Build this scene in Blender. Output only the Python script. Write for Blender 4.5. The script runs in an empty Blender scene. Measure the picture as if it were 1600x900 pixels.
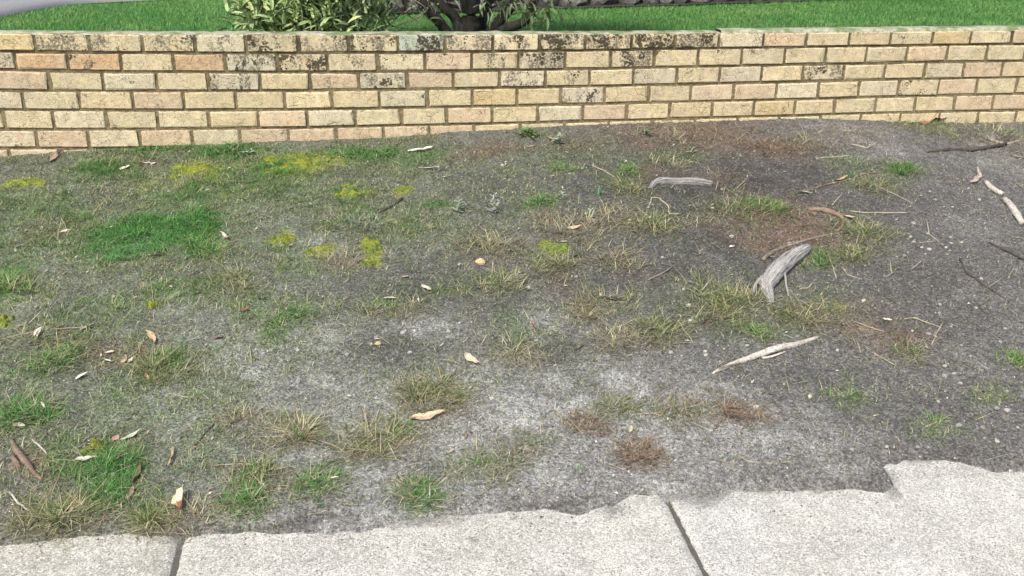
import bpy, bmesh, math, random
import numpy as np
from mathutils import Matrix, Vector

sc = bpy.context.scene
COL = sc.collection
rnd = random.Random(7)
rng = np.random.default_rng(11)

# ------------------------------------------------------------------ camera
F_PX, YAW, PITCH, ROLL = 1424.08, 0.165512, 0.401497, 0.016793
CX, CY, CZ = 1.50095, -4.65572, 1.50019
_fw = np.array([math.sin(YAW)*math.cos(PITCH), math.cos(YAW)*math.cos(PITCH), -math.sin(PITCH)])
_rt = np.array([math.cos(YAW), -math.sin(YAW), 0.0])
_up = np.cross(_rt, _fw)
R_ = math.cos(ROLL)*_rt + math.sin(ROLL)*_up
U_ = -math.sin(ROLL)*_rt + math.cos(ROLL)*_up
cam_d = bpy.data.cameras.new('camera')
cam_d.sensor_width = 36.0
cam_d.lens = 36.0*F_PX/1600.0
cam_d.clip_end = 1000.0
cam_d.clip_start = 0.05
cam = bpy.data.objects.new('camera', cam_d)
COL.objects.link(cam)
M = Matrix.Identity(4)
for i in range(3):
    M[i][0], M[i][1], M[i][2] = R_[i], U_[i], -_fw[i]
M[0][3], M[1][3], M[2][3] = CX, CY, CZ
cam.matrix_world = M
sc.camera = cam

# ------------------------------------------------------------------ sky, sun, exposure (bright overcast day)
SUN_EL, SUN_AZ = math.radians(52), math.radians(215)      # azimuth clockwise from +y
w = bpy.data.worlds.new('World'); sc.world = w; w.use_nodes = True
wn = w.node_tree.nodes; wl = w.node_tree.links
sky = wn.new('ShaderNodeTexSky'); sky.sky_type = 'NISHITA'; sky.sun_disc = False
sky.sun_elevation = SUN_EL; sky.sun_rotation = SUN_AZ
sky.air_density = 1.0; sky.dust_density = 4.0; sky.ozone_density = 1.0
wl.new(sky.outputs[0], wn['Background'].inputs[0])
wn['Background'].inputs[1].default_value = 0.092
sun_d = bpy.data.lights.new('sun', 'SUN'); sun_d.energy = 1.5; sun_d.angle = math.radians(12)
sun_d.color = (1.0, 0.965, 0.90)
sun = bpy.data.objects.new('sun', sun_d); COL.objects.link(sun)
sd = Vector((math.sin(SUN_AZ)*math.cos(SUN_EL), math.cos(SUN_AZ)*math.cos(SUN_EL), math.sin(SUN_EL)))
sun.rotation_euler = sd.to_track_quat('Z', 'Y').to_euler()
sc.view_settings.view_transform = 'Standard'; sc.view_settings.look = 'None'
sc.view_settings.gamma = 1.0; sc.view_settings.use_curve_mapping = False
sc.view_settings.exposure = 1.25

# ------------------------------------------------------------------ small helpers
def tag(o, label=None, cat=None, group=None, kind=None):
    if label: o['label'] = label
    if cat: o['category'] = cat
    if group: o['group'] = group
    if kind: o['kind'] = kind
    return o

def link(name, me, mat=None, parent=None):
    o = bpy.data.objects.new(name, me)
    COL.objects.link(o)
    if mat is not None and me is not None and not me.materials: me.materials.append(mat)
    if parent is not None: o.parent = parent
    return o

def empty(name, loc):
    o = bpy.data.objects.new(name, None); COL.objects.link(o); o.location = loc
    o.empty_display_size = .1
    return o

def np_mesh(name, V, Fc, colr=None, smooth=False):
    """V (n,3), Fc (m,k) all faces with k corners; colr (n,3|4) per-vertex colour."""
    V = np.asarray(V, np.float32); Fc = np.asarray(Fc, np.int32)
    me = bpy.data.meshes.new(name)
    me.vertices.add(len(V)); me.vertices.foreach_set('co', V.ravel())
    k = Fc.shape[1]
    me.loops.add(Fc.size); me.loops.foreach_set('vertex_index', Fc.ravel())
    me.polygons.add(len(Fc)); me.polygons.foreach_set('loop_start', np.arange(0, Fc.size, k, dtype=np.int32))
    me.update(calc_edges=True)
    if smooth: me.polygons.foreach_set('use_smooth', np.ones(len(Fc), bool))
    if colr is not None:
        c = np.ones((len(V), 4), np.float32); c[:, :colr.shape[1]] = colr
        a = me.color_attributes.new('tint', 'FLOAT_COLOR', 'POINT'); a.data.foreach_set('color', c.ravel())
    me.validate()
    return me

def _hash(ix, iy, seed):
    n = (ix.astype(np.int64)*374761393 + iy.astype(np.int64)*668265263 + seed*974711) & 0x7fffffff
    n = ((n ^ (n >> 13))*1274126177) & 0x7fffffff
    return ((n ^ (n >> 16)) & 0xffff)/65535.0

def vn(x, y, s, seed=0):
    x = np.asarray(x, float)*s + 1000.3; y = np.asarray(y, float)*s + 1000.7
    ix = np.floor(x); iy = np.floor(y); fx = x-ix; fy = y-iy
    fx = fx*fx*(3-2*fx); fy = fy*fy*(3-2*fy)
    a = _hash(ix, iy, seed); b = _hash(ix+1, iy, seed); c = _hash(ix, iy+1, seed); d = _hash(ix+1, iy+1, seed)
    return (a*(1-fx)+b*fx)*(1-fy) + (c*(1-fx)+d*fx)*fy

def fbm(x, y, s, seed=0, o=4):
    t = 0; a = .5; n = 0
    for i in range(o):
        t = t + a*vn(x, y, s*2**i, seed+i*17); n += a; a *= .55
    return t/n

def sstep(a, b, x):
    t = np.clip((x-a)/(b-a), 0, 1); return t*t*(3-2*t)

# ------------------------------------------------------------------ node material helpers
class NM:
    def __init__(s, name, rough=.9):
        s.m = bpy.data.materials.new(name); s.m.use_nodes = True
        s.n = s.m.node_tree.nodes; s.l = s.m.node_tree.links
        s.b = s.n['Principled BSDF']; s.b.inputs['Roughness'].default_value = rough
        s.b.inputs['Specular IOR Level'].default_value = .25
    def node(s, t, **kw):
        n = s.n.new(t)
        for k, v in kw.items(): setattr(n, k, v)
        return n
    def put(s, sock, v):
        if hasattr(v, 'is_linked') or hasattr(v, 'links'): s.l.new(v, sock)
        else:
            if isinstance(v, (tuple, list)) and len(v) == 3 and len(sock.default_value) == 4: v = (*v, 1)
            sock.default_value = v
    def attr(s, name='tint'):
        n = s.node('ShaderNodeAttribute', attribute_name=name); return n.outputs['Color'], n.outputs['Alpha']
    def pos(s, kind='Position'):
        if kind == 'Position': return s.node('ShaderNodeNewGeometry').outputs['Position']
        return s.node('ShaderNodeTexCoord').outputs[kind]
    def noise(s, vec, scale, detail=3, rough=.6, dist=0):
        n = s.node('ShaderNodeTexNoise'); s.put(n.inputs['Vector'], vec); n.inputs['Scale'].default_value = scale
        n.inputs['Detail'].default_value = detail; n.inputs['Roughness'].default_value = rough; n.inputs['Distortion'].default_value = dist
        return n.outputs['Fac']
    def voro(s, vec, scale, feature='F1', out='Distance', rnd_=1):
        n = s.node('ShaderNodeTexVoronoi', feature=feature); s.put(n.inputs['Vector'], vec); n.inputs['Scale'].default_value = scale
        n.inputs['Randomness'].default_value = rnd_
        return n.outputs[out]
    def ramp(s, fac, a, b, c0=0.0, c1=1.0):
        n = s.node('ShaderNodeMapRange', interpolation_type='SMOOTHSTEP'); s.put(n.inputs['Value'], fac)
        for i, v in zip((1, 2, 3, 4), (a, b, c0, c1)): s.put(n.inputs[i], v)
        return n.outputs[0]
    def math(s, op, a, b=0.0, c=None):
        n = s.node('ShaderNodeMath', operation=op); s.put(n.inputs[0], a); s.put(n.inputs[1], b)
        if c is not None: s.put(n.inputs[2], c)
        return n.outputs[0]
    def mix(s, fac, a, b, mode='MIX'):
        n = s.node('ShaderNodeMix', data_type='RGBA', blend_type=mode); n.clamp_result = False
        s.put(n.inputs[0], fac); s.put(n.inputs[6], a); s.put(n.inputs[7], b); return n.outputs[2]
    def grey(s, v):
        n = s.node('ShaderNodeCombineColor')
        for i in range(3): s.put(n.inputs[i], v)
        return n.outputs[0]
    def mapv(s, vec, scale=(1, 1, 1), loc=(0, 0, 0)):
        n = s.node('ShaderNodeMapping'); s.put(n.inputs['Vector'], vec); n.inputs['Scale'].default_value = scale
        s.put(n.inputs['Location'], loc); return n.outputs[0]
    def vmath(s, op, a, b):
        n = s.node('ShaderNodeVectorMath', operation=op); s.put(n.inputs[0], a); s.put(n.inputs[1], b); return n.outputs[0]
    def bump(s, h, strength=.5, dist=.005):
        n = s.node('ShaderNodeBump'); s.put(n.inputs['Height'], h); n.inputs['Strength'].default_value = strength
        n.inputs['Distance'].default_value = dist; s.l.new(n.outputs[0], s.b.inputs['Normal'])
    def color(s, c): s.put(s.b.inputs['Base Color'], c)

# blades, leaves and other bits that carry their own colour per vertex
def mat_tint(name, rough=.75, vary=.25, scale=60, transl=0.0):
    k = NM(name, rough)
    c, a = k.attr()
    n = k.noise(k.pos(), scale, 3)
    k.color(k.mix(1.0, c, k.grey(k.ramp(n, .25, .75, 1-vary, 1+vary)), 'MULTIPLY'))
    if transl:
        k.b.inputs['Subsurface Weight'].default_value = 0
    return k.m
M_BLADE = mat_tint('grass_blade', .7)
M_LITTER = mat_tint('dry_litter', .8, .35, 150)
M_LEAF = mat_tint('leaf_surface', .5, .2, 40)

# ------------------------------------------------------------------ ground height
GX = np.array([-4, -.25, -.029, .194, .649, 1.054, 1.276, 1.599, 1.929, 2.264, 2.435, 2.957, 3.496, 3.865, 4.441, 4.639, 4.918, 5.241, 9])
GZ = np.array([.25, .326, .339, .346, .357, .371, .372, .374, .394, .407, .417, .423, .426, .433, .404, .392, .383, .384, .39])
EX = np.array([-6, .3, .558, .646, .705, .859, .99, 1.083, 1.179, 1.372, 1.453, 1.502, 1.569, 1.704, 1.839, 1.926, 2.006, 2.116, 2.201, 2.271, 2.306, 2.369, 2.472, 2.609, 2.789, 2.881, 2.925, 2.935, 2.941, 2.97, 3.05, 3.186, 3.203, 3.257, 3.34, 3.6, 4.0, 10])
EY = np.array([-2.66, -2.65, -2.652, -2.645, -2.641, -2.645, -2.681, -2.676, -2.689, -2.716, -2.72, -2.714, -2.683, -2.683, -2.694, -2.692, -2.725, -2.704, -2.658, -2.668, -2.673, -2.702, -2.675, -2.706, -2.725, -2.749, -2.72, -2.67, -2.63, -2.613, -2.615, -2.627, -2.662, -2.702, -2.701, -2.69, -2.7, -2.7])
def H(x, y):
    x = np.asarray(x, float); y = np.asarray(y, float)
    ye = np.interp(x, EX, EY) + .03*(fbm(x, y, 22, 5, 4)-.5)
    zb = np.interp(x, GX, GZ)
    d = y-ye
    t = np.clip(d/(-.0-ye), 0, 1.05)
    win = sstep(.02, .5, d)*sstep(0.02, -.12, y)
    z = (zb-.012)*(t**.97) + win*(.05*(fbm(x, y, 1.6, 1, 2)-.5) + .035*(fbm(x, y, 5, 2, 3)-.5))
    z = z + (.35+.65*sstep(0, .15, d))*.015*(fbm(x, y, 30, 3, 4)-.5)
    lip = -.014 + .021*sstep(-.045, .06, d)
    return z + lip

def at(px, py, lift=0.0):
    """Point of the sloping verge (or path) seen at that place in the photograph."""
    D = _fw + R_*(px-800)/F_PX + U_*(450-py)/F_PX
    z = .15
    for _ in range(14):
        t = (z-CZ)/D[2]; x = CX+D[0]*t; y = CY+D[1]*t
        z = max(float(H(x, min(y, 0.0))), 0.0)
    return Vector((x, min(y, -.004), z+lift))
def scale_at(p):      # metres per photograph pixel at point p
    return float((np.array(p)-np.array([CX, CY, CZ])) @ _fw)/F_PX
def on_wall(px, py, y=0.0):
    D = _fw + R_*(px-800)/F_PX + U_*(450-py)/F_PX
    t = (y-CY)/D[1]
    return Vector((CX+D[0]*t, y, CZ+D[2]*t))

# ------------------------------------------------------------------ what grows or lies where on the verge
def blobs(lst):
    out = []
    for px, py, rx, ry, s in lst:
        c = at(px, py); m = scale_at(c)
        vy = abs(at(px, py-4).y - at(px, py+4).y)/8
        out.append((c.x, c.y, rx*m, ry*vy, s))
    return out
def field(lst, x, y, seed):
    """soft patches with a ragged outline; sums up to about 1"""
    F = np.zeros_like(x)
    wx = x + .05*(fbm(x, y, 9, seed, 3)-.5)*2; wy = y + .05*(fbm(x, y, 9, seed+50, 3)-.5)*2
    for cx, cy, rx, ry, s in lst:
        m = (np.abs(x-cx) < 2.3*rx+.1) & (np.abs(y-cy) < 2.3*ry+.1)
        if not m.any(): continue
        d = ((wx[m]-cx)/rx)**2 + ((wy[m]-cy)/ry)**2
        F[m] = np.maximum(F[m], s*np.exp(-d*1.1)) + .25*np.minimum(F[m], s*np.exp(-d*1.1))
    return F
TUFTS = [
 (265, 565, 46, 40, 'D', 'big dark olive tuft right of the orange gum leaf, left side', 190), (78, 565, 36, 30, 'G', 'rich green fine tuft near the long straw stems at left', 170), (115, 545, 24, 24, 'D', 'small dark tuft touching the rich green tuft at left', 80),
 (35, 635, 42, 36, 'G', 'lush green tuft at the left edge above the curled bark', 240), (170, 712, 44, 40, 'G', 'star-shaped green weed tuft under the curled grey leaf', 80), (165, 770, 44, 34, 'G', 'broad flat green weed rosette right of the big dry tuft', 70),
 (240, 800, 36, 44, 'O', 'upright olive tuft at the path edge left of the yellow leaf', 130), (95, 728, 30, 24, 'G', 'small green tuft right of the curled bark', 60), (85, 800, 50, 38, 'O', 'big dry tuft at the path edge in the lower left corner', 190),
 (392, 775, 38, 34, 'G', 'soft green tuft at the path edge right of the yellow leaf', 130), (398, 738, 42, 30, 'O', 'olive tuft above the soft green tuft near the long dry stem', 120), (502, 750, 40, 26, 'G', 'low green tuft with a dry base, second from the wheel-like tuft', 130),
 (662, 770, 36, 28, 'G', 'green wheel-like tuft standing just above the path', 110), (632, 752, 26, 16, 'O', 'small olive tuft left of the wheel-like green tuft', 50), (450, 668, 46, 40, 'S', 'tall straw tuft above the low green tuft', 160),
 (482, 678, 18, 18, 'L', 'bright green sprout beside the tall straw tuft', 50), (388, 650, 36, 28, 'S', 'pale brown dried tuft left of the tall straw tuft', 90), (580, 682, 56, 36, 'O', 'wide olive and straw tuft left of the long tan leaf', 190),
 (622, 665, 22, 20, 'G', 'small green tuft touching the tip of the long tan leaf', 60), (672, 610, 48, 34, 'O', 'domed straw tuft above the long tan leaf', 200), (710, 620, 30, 16, 'O', 'olive fringe on the right of the domed straw tuft', 80),
 (355, 440, 34, 28, 'O', 'spiky tuft on dark soil below the lush green patch', 90), (780, 435, 34, 28, 'O', 'round olive tuft right of the tan rock', 100), (860, 405, 34, 26, 'O', 'straw tuft carrying light green moss', 120),
 (940, 395, 36, 28, 'S', 'pale spreading tuft mid verge, right of the mossy tuft', 90), (978, 408, 20, 22, 'S', 'small dead tuft right of the pale spreading tuft', 40), (765, 378, 42, 34, 'S', 'dry straw tuft above the tan rock', 120),
 (880, 348, 46, 28, 'S', 'bushy straw tuft behind the tan curved leaf', 130), (848, 312, 24, 18, 'G', 'fine green tuft left of the small grey sprig', 70), (958, 335, 34, 22, 'S', 'thin straw tuft left of the zigzag twig', 70),
 (1012, 345, 44, 28, 'O', 'yellow-green tuft under the zigzag twig', 120), (1082, 342, 28, 16, 'S', 'sparse tuft at the end of the zigzag twig', 40), (978, 288, 26, 20, 'O', 'splayed tuft left of the short pale log', 70),
 (984, 264, 22, 16, 'G', 'green tuft behind the splayed tuft near the short log', 70), (880, 258, 22, 14, 'G', 'bright green tuft alone below the wall centre', 60), (1045, 252, 30, 16, 'S', 'wispy tuft behind the short pale log', 50),
 (1120, 270, 30, 18, 'S', 'wispy tuft at the right end of the short pale log', 50), (1172, 325, 52, 26, 'O', 'wide olive tuft left of the red bark litter', 150), (1212, 322, 24, 20, 'L', 'bright tuft at the corner of the red bark litter', 60),
 (1362, 285, 36, 20, 'O', 'pale fan-shaped tuft beside the blue-green shoot', 110), (1410, 262, 28, 14, 'G', 'vivid green tuft below the right part of the wall', 110), (1350, 358, 42, 20, 'O', 'olive tuft at the right of the red bark litter', 120),
 (1332, 396, 30, 20, 'O', 'round soft olive tuft right of the grey branch', 90), (1278, 405, 22, 18, 'G', 'small green tuft at the upper end of the grey branch', 70), (1125, 462, 56, 36, 'O', 'large yellowish tuft left of the grey branch', 170),
 (1152, 462, 30, 26, 'O', 'spiky tuft against the foot of the grey branch', 120), (930, 472, 46, 24, 'O', 'low brown-based tuft with a dark leaf at its right', 110), (962, 525, 42, 26, 'S', 'dry tuft left of the radiating yellow tuft', 90),
 (1028, 510, 42, 34, 'O', 'radiating yellow-green tuft above the peeled stick', 120), (805, 545, 40, 26, 'S', 'brownish tuft beside the pale sand patch mid verge', 80), (1422, 548, 26, 20, 'O', 'little star tuft below the crossed twigs', 50),
 (1325, 616, 26, 18, 'L', 'faint green tuft right of the peeled stick', 50), (1592, 560, 24, 24, 'L', 'green tuft at the far right edge', 70), (962, 630, 30, 22, 'D', 'dark small tuft, leftmost of the row near the path', 90),
 (1062, 642, 46, 14, 'D', 'dark flattened tuft, middle of the row near the path', 100), (1152, 645, 46, 18, 'B', 'brown dead tuft, right end of the row near the path', 100), (1000, 705, 32, 26, 'B', 'round rust-brown dead tuft nearest the path joint', 140),
 (912, 662, 30, 14, 'B', 'flat rust-brown tuft left of the yellow leaf chip', 70), (760, 722, 50, 20, 'D', 'flat olive tuft below the pale sand in the lower middle', 130), (828, 692, 34, 16, 'D', 'thin olive tuft right of the flat olive tuft', 60),
 (540, 345, 38, 30, 'A', 'blue-green and straw tuft left of the forked twig', 100), (530, 402, 42, 18, 'S', 'grey straw tuft left of the round moss cushion', 90), (320, 388, 44, 22, 'L', 'pale green tuft at the right end of the lush green patch', 100),
 (85, 355, 50, 24, 'O', 'ragged olive tuft left of the lush green patch', 110), (458, 490, 42, 18, 'G', 'low green tuft above the pale bare soil at left centre', 90), (600, 478, 42, 18, 'O', 'low tuft with a short stick below it, centre', 80),
 (1178, 515, 36, 14, 'L', 'low bright grass clump below the grey branch foot', 80), (1455, 662, 28, 20, 'L', 'pale grass clump with a straw stick at lower right', 40), (15, 440, 40, 34, 'L', 'pale green tuft at the left edge beside the lush patch', 130),
 (1240, 490, 42, 26, 'O', 'reddish tuft at the foot of the grey branch', 100), (302, 722, 26, 18, 'A', 'pale green tuft on sand above the yellow leaf', 60), (1250, 215, 34, 26, 'S', 'dry wispy tuft against the wall base at right', 60),
 (1060, 215, 60, 16, 'S', 'dry straggly tuft below the wall on red litter', 90), (1220, 225, 40, 16, 'B', 'brown straggly tuft below the wall at right of centre', 70), (1330, 250, 34, 14, 'A', 'faint grey-green tuft behind the blue-green shoot', 40),
 (255, 228, 50, 14, 'G', 'green tuft against the left end of the wall base', 110), (345, 238, 44, 14, 'G', 'green weedy tuft below the wall right of the leaning stalk', 90), (1450, 200, 44, 10, 'O', 'grass clump at the wall base under the red-brown leaf', 70),
 (1560, 205, 60, 12, 'S', 'straw and grass strip at the wall base, right corner', 90), (440, 240, 44, 16, 'A', 'pale green tuft behind the largest moss mat', 80), (180, 260, 40, 20, 'G', 'green tuft left of the white leaf chips near the wall', 90),
 (1545, 615, 30, 14, 'D', 'faint dark tuft near pebbles at the right edge', 30), (700, 455, 30, 12, 'D', 'faint tuft beside the small pale leaf, centre', 30), (60, 525, 40, 20, 'O', 'olive tuft under the long straw stems at left edge', 90), (300, 800, 44, 24, 'S', 'dry tuft round the yellow leaf at the path edge', 80)]
GREEN = blobs([(240, 365, 105, 42, 1.15), (190, 388, 80, 26, .9), (300, 350, 55, 26, 1), (150, 270, 60, 26, .62), (250, 232, 85, 14, .8), (360, 236, 80, 14, .7),
    (430, 265, 95, 24, .65), (560, 242, 90, 20, .75), (650, 245, 60, 16, .6), (680, 322, 42, 26, .8), (330, 300, 110, 30, .55), (470, 310, 60, 20, .4), (90, 335, 70, 26, .5),
    (20, 430, 45, 36, .7), (60, 575, 70, 28, .6), (35, 645, 45, 30, 1), (260, 565, 45, 32, .6), (460, 490, 45, 18, .6), (430, 520, 30, 26, .55), (300, 395, 60, 18, .6),
    (170, 735, 60, 55, .8), (235, 795, 32, 36, .6), (395, 760, 42, 40, .6), (500, 750, 42, 24, .55), (660, 770, 36, 24, .5), (805, 520, 36, 40, .45), (1180, 515, 40, 16, .6),
    (450, 665, 45, 26, .4), (1340, 360, 42, 22, .55), (1410, 262, 28, 12, .7), (1590, 562, 18, 18, .6), (830, 205, 40, 8, .5), (1190, 325, 60, 18, .6), (845, 310, 26, 16, .5),
    (985, 264, 24, 14, .5), (1325, 615, 26, 18, .5), (1280, 405, 22, 16, .6), (600, 475, 40, 14, .45), (640, 355, 50, 20, .5), (530, 345, 30, 24, .4), (730, 370, 40, 30, .3),
    (200, 620, 70, 40, .35), (130, 500, 90, 36, .4), (310, 460, 60, 26, .35), (90, 700, 60, 40, .5), (1280, 480, 50, 20, .4), (1420, 545, 26, 16, .35), (280, 640, 60, 30, .3), (1140, 470, 60, 25, .35),
    (870, 255, 24, 12, .5), (1450, 195, 60, 8, .5), (1560, 205, 60, 8, .45), (1050, 245, 60, 12, .35), (900, 230, 80, 14, .3), (330, 720, 60, 40, .3), (60, 800, 60, 30, .4)])
GREEN += blobs([(q[0], q[1]+q[3]*.2, q[2]*1.35, max(q[3]*.75, 10), {'G': .6, 'L': .5, 'O': .42, 'D': .5, 'A': .4}[q[4]]) for q in TUFTS if q[4] in 'GLODA'])
WASH = blobs([(690, 330, 200, 90, .38), (620, 600, 240, 90, .2), (840, 540, 160, 70, .2), (960, 350, 160, 60, .15), (1180, 470, 200, 60, .22), (860, 250, 160, 30, .28), (220, 330, 330, 130, .85), (200, 620, 300, 180, .45), (560, 290, 220, 70, .65), (480, 420, 200, 60, .3), (700, 520, 400, 120, .12), (1150, 430, 300, 90, .1), (1300, 600, 300, 90, .08), (120, 760, 250, 90, .35)])
MOSS = blobs([(40, 286, 32, 6, 1.1), (300, 266, 30, 8, 1.2), (325, 273, 14, 6, .8), (465, 250, 46, 13, 1.25), (580, 386, 18, 15, 1.3), (576, 411, 12, 5, 1.1), (440, 375, 24, 8, .8), (500, 392, 22, 8, .8),
    (555, 300, 30, 5, .8), (630, 296, 20, 5, .8), (865, 391, 20, 9, .9), (240, 478, 8, 5, .9), (8, 505, 12, 8, .9), (150, 695, 22, 14, .6), (345, 268, 40, 10, .5), (240, 285, 60, 14, .4),
    (530, 245, 30, 8, .5), (1300, 480, 34, 12, .4), (610, 345, 30, 8, .5), (380, 300, 80, 14, .35), (60, 470, 40, 14, .4)])
RED = blobs([(770, 229, 60, 9, .9), (1080, 200, 110, 12, .8), (1180, 230, 100, 13, .9), (1230, 345, 90, 36, .95), (1200, 378, 55, 18, .9), (1020, 270, 40, 12, .6), (1290, 490, 90, 24, .6), (1400, 530, 55, 26, .75),
    (925, 485, 32, 20, .7), (1000, 702, 30, 22, .9), (1150, 645, 46, 18, .8), (912, 660, 32, 14, .8), (180, 552, 50, 22, .6), (50, 725, 46, 36, .7), (880, 440, 24, 18, .6), (860, 340, 24, 16, .5),
    (685, 648, 36, 18, .7), (605, 695, 46, 20, .6), (100, 800, 110, 34, .6), (575, 700, 40, 18, .5), (1330, 210, 60, 12, .4), (1090, 175, 60, 10, .5), (220, 258, 30, 8, .7), (1500, 280, 30, 14, .4),
    (980, 345, 50, 16, .5), (1065, 640, 40, 12, .5), (300, 790, 60, 24, .5), (800, 700, 40, 14, .5), (210, 555, 60, 26, .4), (1260, 385, 40, 24, .5)])
RED += blobs([(q[0]+q[2]*.2, q[1]+q[3]*.4, q[2]*1.2, max(q[3]*.6, 9), {'S': .38, 'B': .5, 'O': .3, 'D': .2}[q[4]]) for q in TUFTS if q[4] in 'SBOD'])
RED += blobs([(1000, 215, 60, 12, .6), (1130, 215, 90, 18, .6), (1240, 235, 60, 12, .7), (900, 225, 60, 10, .45), (1310, 380, 70, 26, .5), (1150, 360, 50, 20, .5), (1340, 510, 60, 14, .6)])
SAND = blobs([(700, 650, 380, 110, .5), (1060, 680, 260, 60, .55), (340, 590, 170, 90, .45), (760, 760, 420, 50, .35), (850, 500, 50, 28, .65), (640, 512, 90, 22, .5), (520, 525, 60, 18, .7), (400, 565, 80, 34, .55), (300, 478, 60, 22, .65), (70, 398, 60, 28, .75), (280, 575, 70, 36, .6), (690, 600, 100, 36, .55),
    (960, 585, 120, 32, .5), (1030, 655, 150, 36, .5), (850, 640, 90, 36, .8), (600, 805, 130, 26, .6), (500, 705, 60, 22, .75), (750, 725, 100, 36, .65), (1350, 215, 70, 26, .5), (560, 348, 30, 14, .6),
    (490, 388, 40, 30, .55), (1250, 690, 140, 36, .6), (440, 590, 80, 30, .5), (550, 620, 80, 30, .5), (340, 640, 60, 40, .5), (690, 690, 60, 24, .7), (900, 740, 150, 30, .5), (1500, 350, 60, 26, .35), (380, 330, 50, 18, .4),
    (430, 240, 30, 8, .6), (180, 290, 30, 8, .5), (620, 440, 30, 12, .3), (1000, 620, 60, 20, .6), (1320, 740, 80, 16, .45), (420, 800, 100, 16, .4), (60, 470, 40, 14, .4), (1500, 460, 60, 30, .3), (1560, 260, 40, 14, .4), (1120, 600, 60, 20, .5)])
DARK = blobs([(1150, 300, 320, 110, .75), (1000, 430, 230, 70, .6), (1420, 480, 220, 110, .4), (1300, 270, 200, 50, .5), (1000, 290, 200, 60, .6), (660, 445, 120, 34, .7), (868, 548, 42, 24, .6), (1090, 490, 70, 36, .7), (1450, 640, 170, 60, .3), (300, 440, 50, 22, .75), (620, 540, 60, 24, .6), (780, 300, 60, 60, .5), (1050, 380, 120, 40, .5),
    (1250, 590, 120, 30, .35), (1450, 430, 120, 80, .4), (780, 470, 60, 30, .5), (440, 815, 110, 10, .6), (1370, 750, 34, 12, .3), (860, 780, 60, 14, .4), (60, 250, 60, 10, .4), (1230, 270, 100, 20, .5), (1480, 720, 90, 14, .5), (80, 835, 60, 10, .6)])
C_SOIL = np.array([.128, .122, .115]); C_DARK = np.array([.042, .039, .036]); C_SAND = np.array([.345, .345, .325])
C_GREEN = np.array([.085, .135, .045]); C_MOSS = np.array([.19, .22, .025]); C_RED = np.array([.150, .102, .072])

def verge_fields(x, y):
    g = field(GREEN, x, y, 101); wv = field(WASH, x, y, 131)
    g = np.maximum(g, (.15+.5*np.minimum(wv, 1))*sstep(.52, .66, fbm(x, y, 4.5, 121, 4))*sstep(.08, .4, wv))
    m = field([(a_, b_, c_*1.25, d_*1.5, e_) for a_, b_, c_, d_, e_ in MOSS], x, y, 151); r = field(RED, x, y, 171)
    s = field(SAND, x, y, 191); d = field(DARK, x, y, 211)
    return g, wv, m, r, s, d
def tone(x, y, f):
    g, wv, m, r, s, d = f
    n1 = fbm(x, y, 14, 301, 4); n2 = fbm(x, y, 45, 331, 3); n3 = fbm(x, y, 5, 361, 3)
    base = sstep(.25, .8, .30 + .35*(n3-.5) + .8*(n1-.5))          # soil to sand, everywhere a little
    k = np.clip(base*.45 + s*(.7+1.0*(n1-.3)) - .5*d, 0, 1)[:, None]
    c = C_SOIL*(1-k) + C_SAND*k
    kd = np.clip(d*(.75+.9*(n1-.35)), 0, 1)[:, None]*(1-k); c = c*(1-kd)+C_DARK*kd
    kg = np.clip((g+.55*wv)*(.2+.9*n2+.7*n1), 0, .85)[:, None]; lu = sstep(.45, 1.0, g)[:, None]; c = c*(1-kg)+(C_GREEN*(1-lu)+np.array([.04, .13, .022])*lu)*kg
    kr = np.clip(r*(.2+1.2*n2), 0, .85)[:, None]; c = c*(1-kr)+C_RED*kr
    km = (.85*sstep(.18, .7, m*(.35+1.3*n2)))[:, None]; c = c*(1-km)+C_MOSS*km
    return c*(.72+.56*n2)[:, None]

def grid_mesh(name, xs, ys, zf, cf=None, smooth=True):
    X, Y = np.meshgrid(xs, ys); x = X.ravel(); y = Y.ravel()
    V = np.stack([x, y, zf(x, y)], -1)
    nx, ny = len(xs), len(ys)
    i = np.arange(nx-1); j = np.arange(ny-1)
    a = (j[:, None]*nx + i[None, :]).ravel()
    Fc = np.stack([a, a+1, a+1+nx, a+nx], -1)
    return np_mesh(name, V, Fc, cf(x, y) if cf else None, smooth)

# ------------------------------------------------------------------ verge soil
k = NM('verge_soil', .95)
c, a = k.attr(); p = k.pos()
sp = k.noise(p, 210, 2, .75); sp2 = k.noise(p, 90, 3, .7); vo = k.voro(p, 150, 'F1', 'Color')
sep = k.node('ShaderNodeSeparateColor'); k.put(sep.inputs[0], vo)
lum = k.math('MULTIPLY', k.ramp(sp, .34, .66, .68, 1.38), k.ramp(sp2, .3, .7, .68, 1.32))
lum = k.math('MULTIPLY', lum, k.ramp(sep.outputs[0], 0, 1, .74, 1.28))
cc = k.mix(1.0, c, k.grey(lum), 'MULTIPLY')
grit = k.ramp(sep.outputs[1], .86, .95)
cc = k.mix(k.math('MULTIPLY', grit, .25), cc, (.42, .41, .38))
k.color(cc)
k.bump(k.math('ADD', k.math('MULTIPLY', sp, .5), k.math('MULTIPLY', sp2, 1.8)), .7, .009)
M_SOIL = k.m
k = NM('bank_soil', .95); p = k.pos(); k.color(k.mix(k.noise(p, 60, 5, .7), (.05, .06, .035), (.17, .165, .13))); M_SOIL_PLAIN = k.m
xs = np.concatenate([[-30, -8, -4, -2.5], np.arange(-1.5, 6.6, .0095), [7.5, 9, 12, 30]])
ys = np.concatenate([np.arange(-3.0, .03, .0095)])
verge = link('verge_ground', grid_mesh('verge_ground', xs, ys, H, lambda x, y: tone(x, y, verge_fields(x, y))), M_SOIL)
tag(verge, 'sloping verge of grey sandy soil between wall and footpath', None, None, 'structure')

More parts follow.
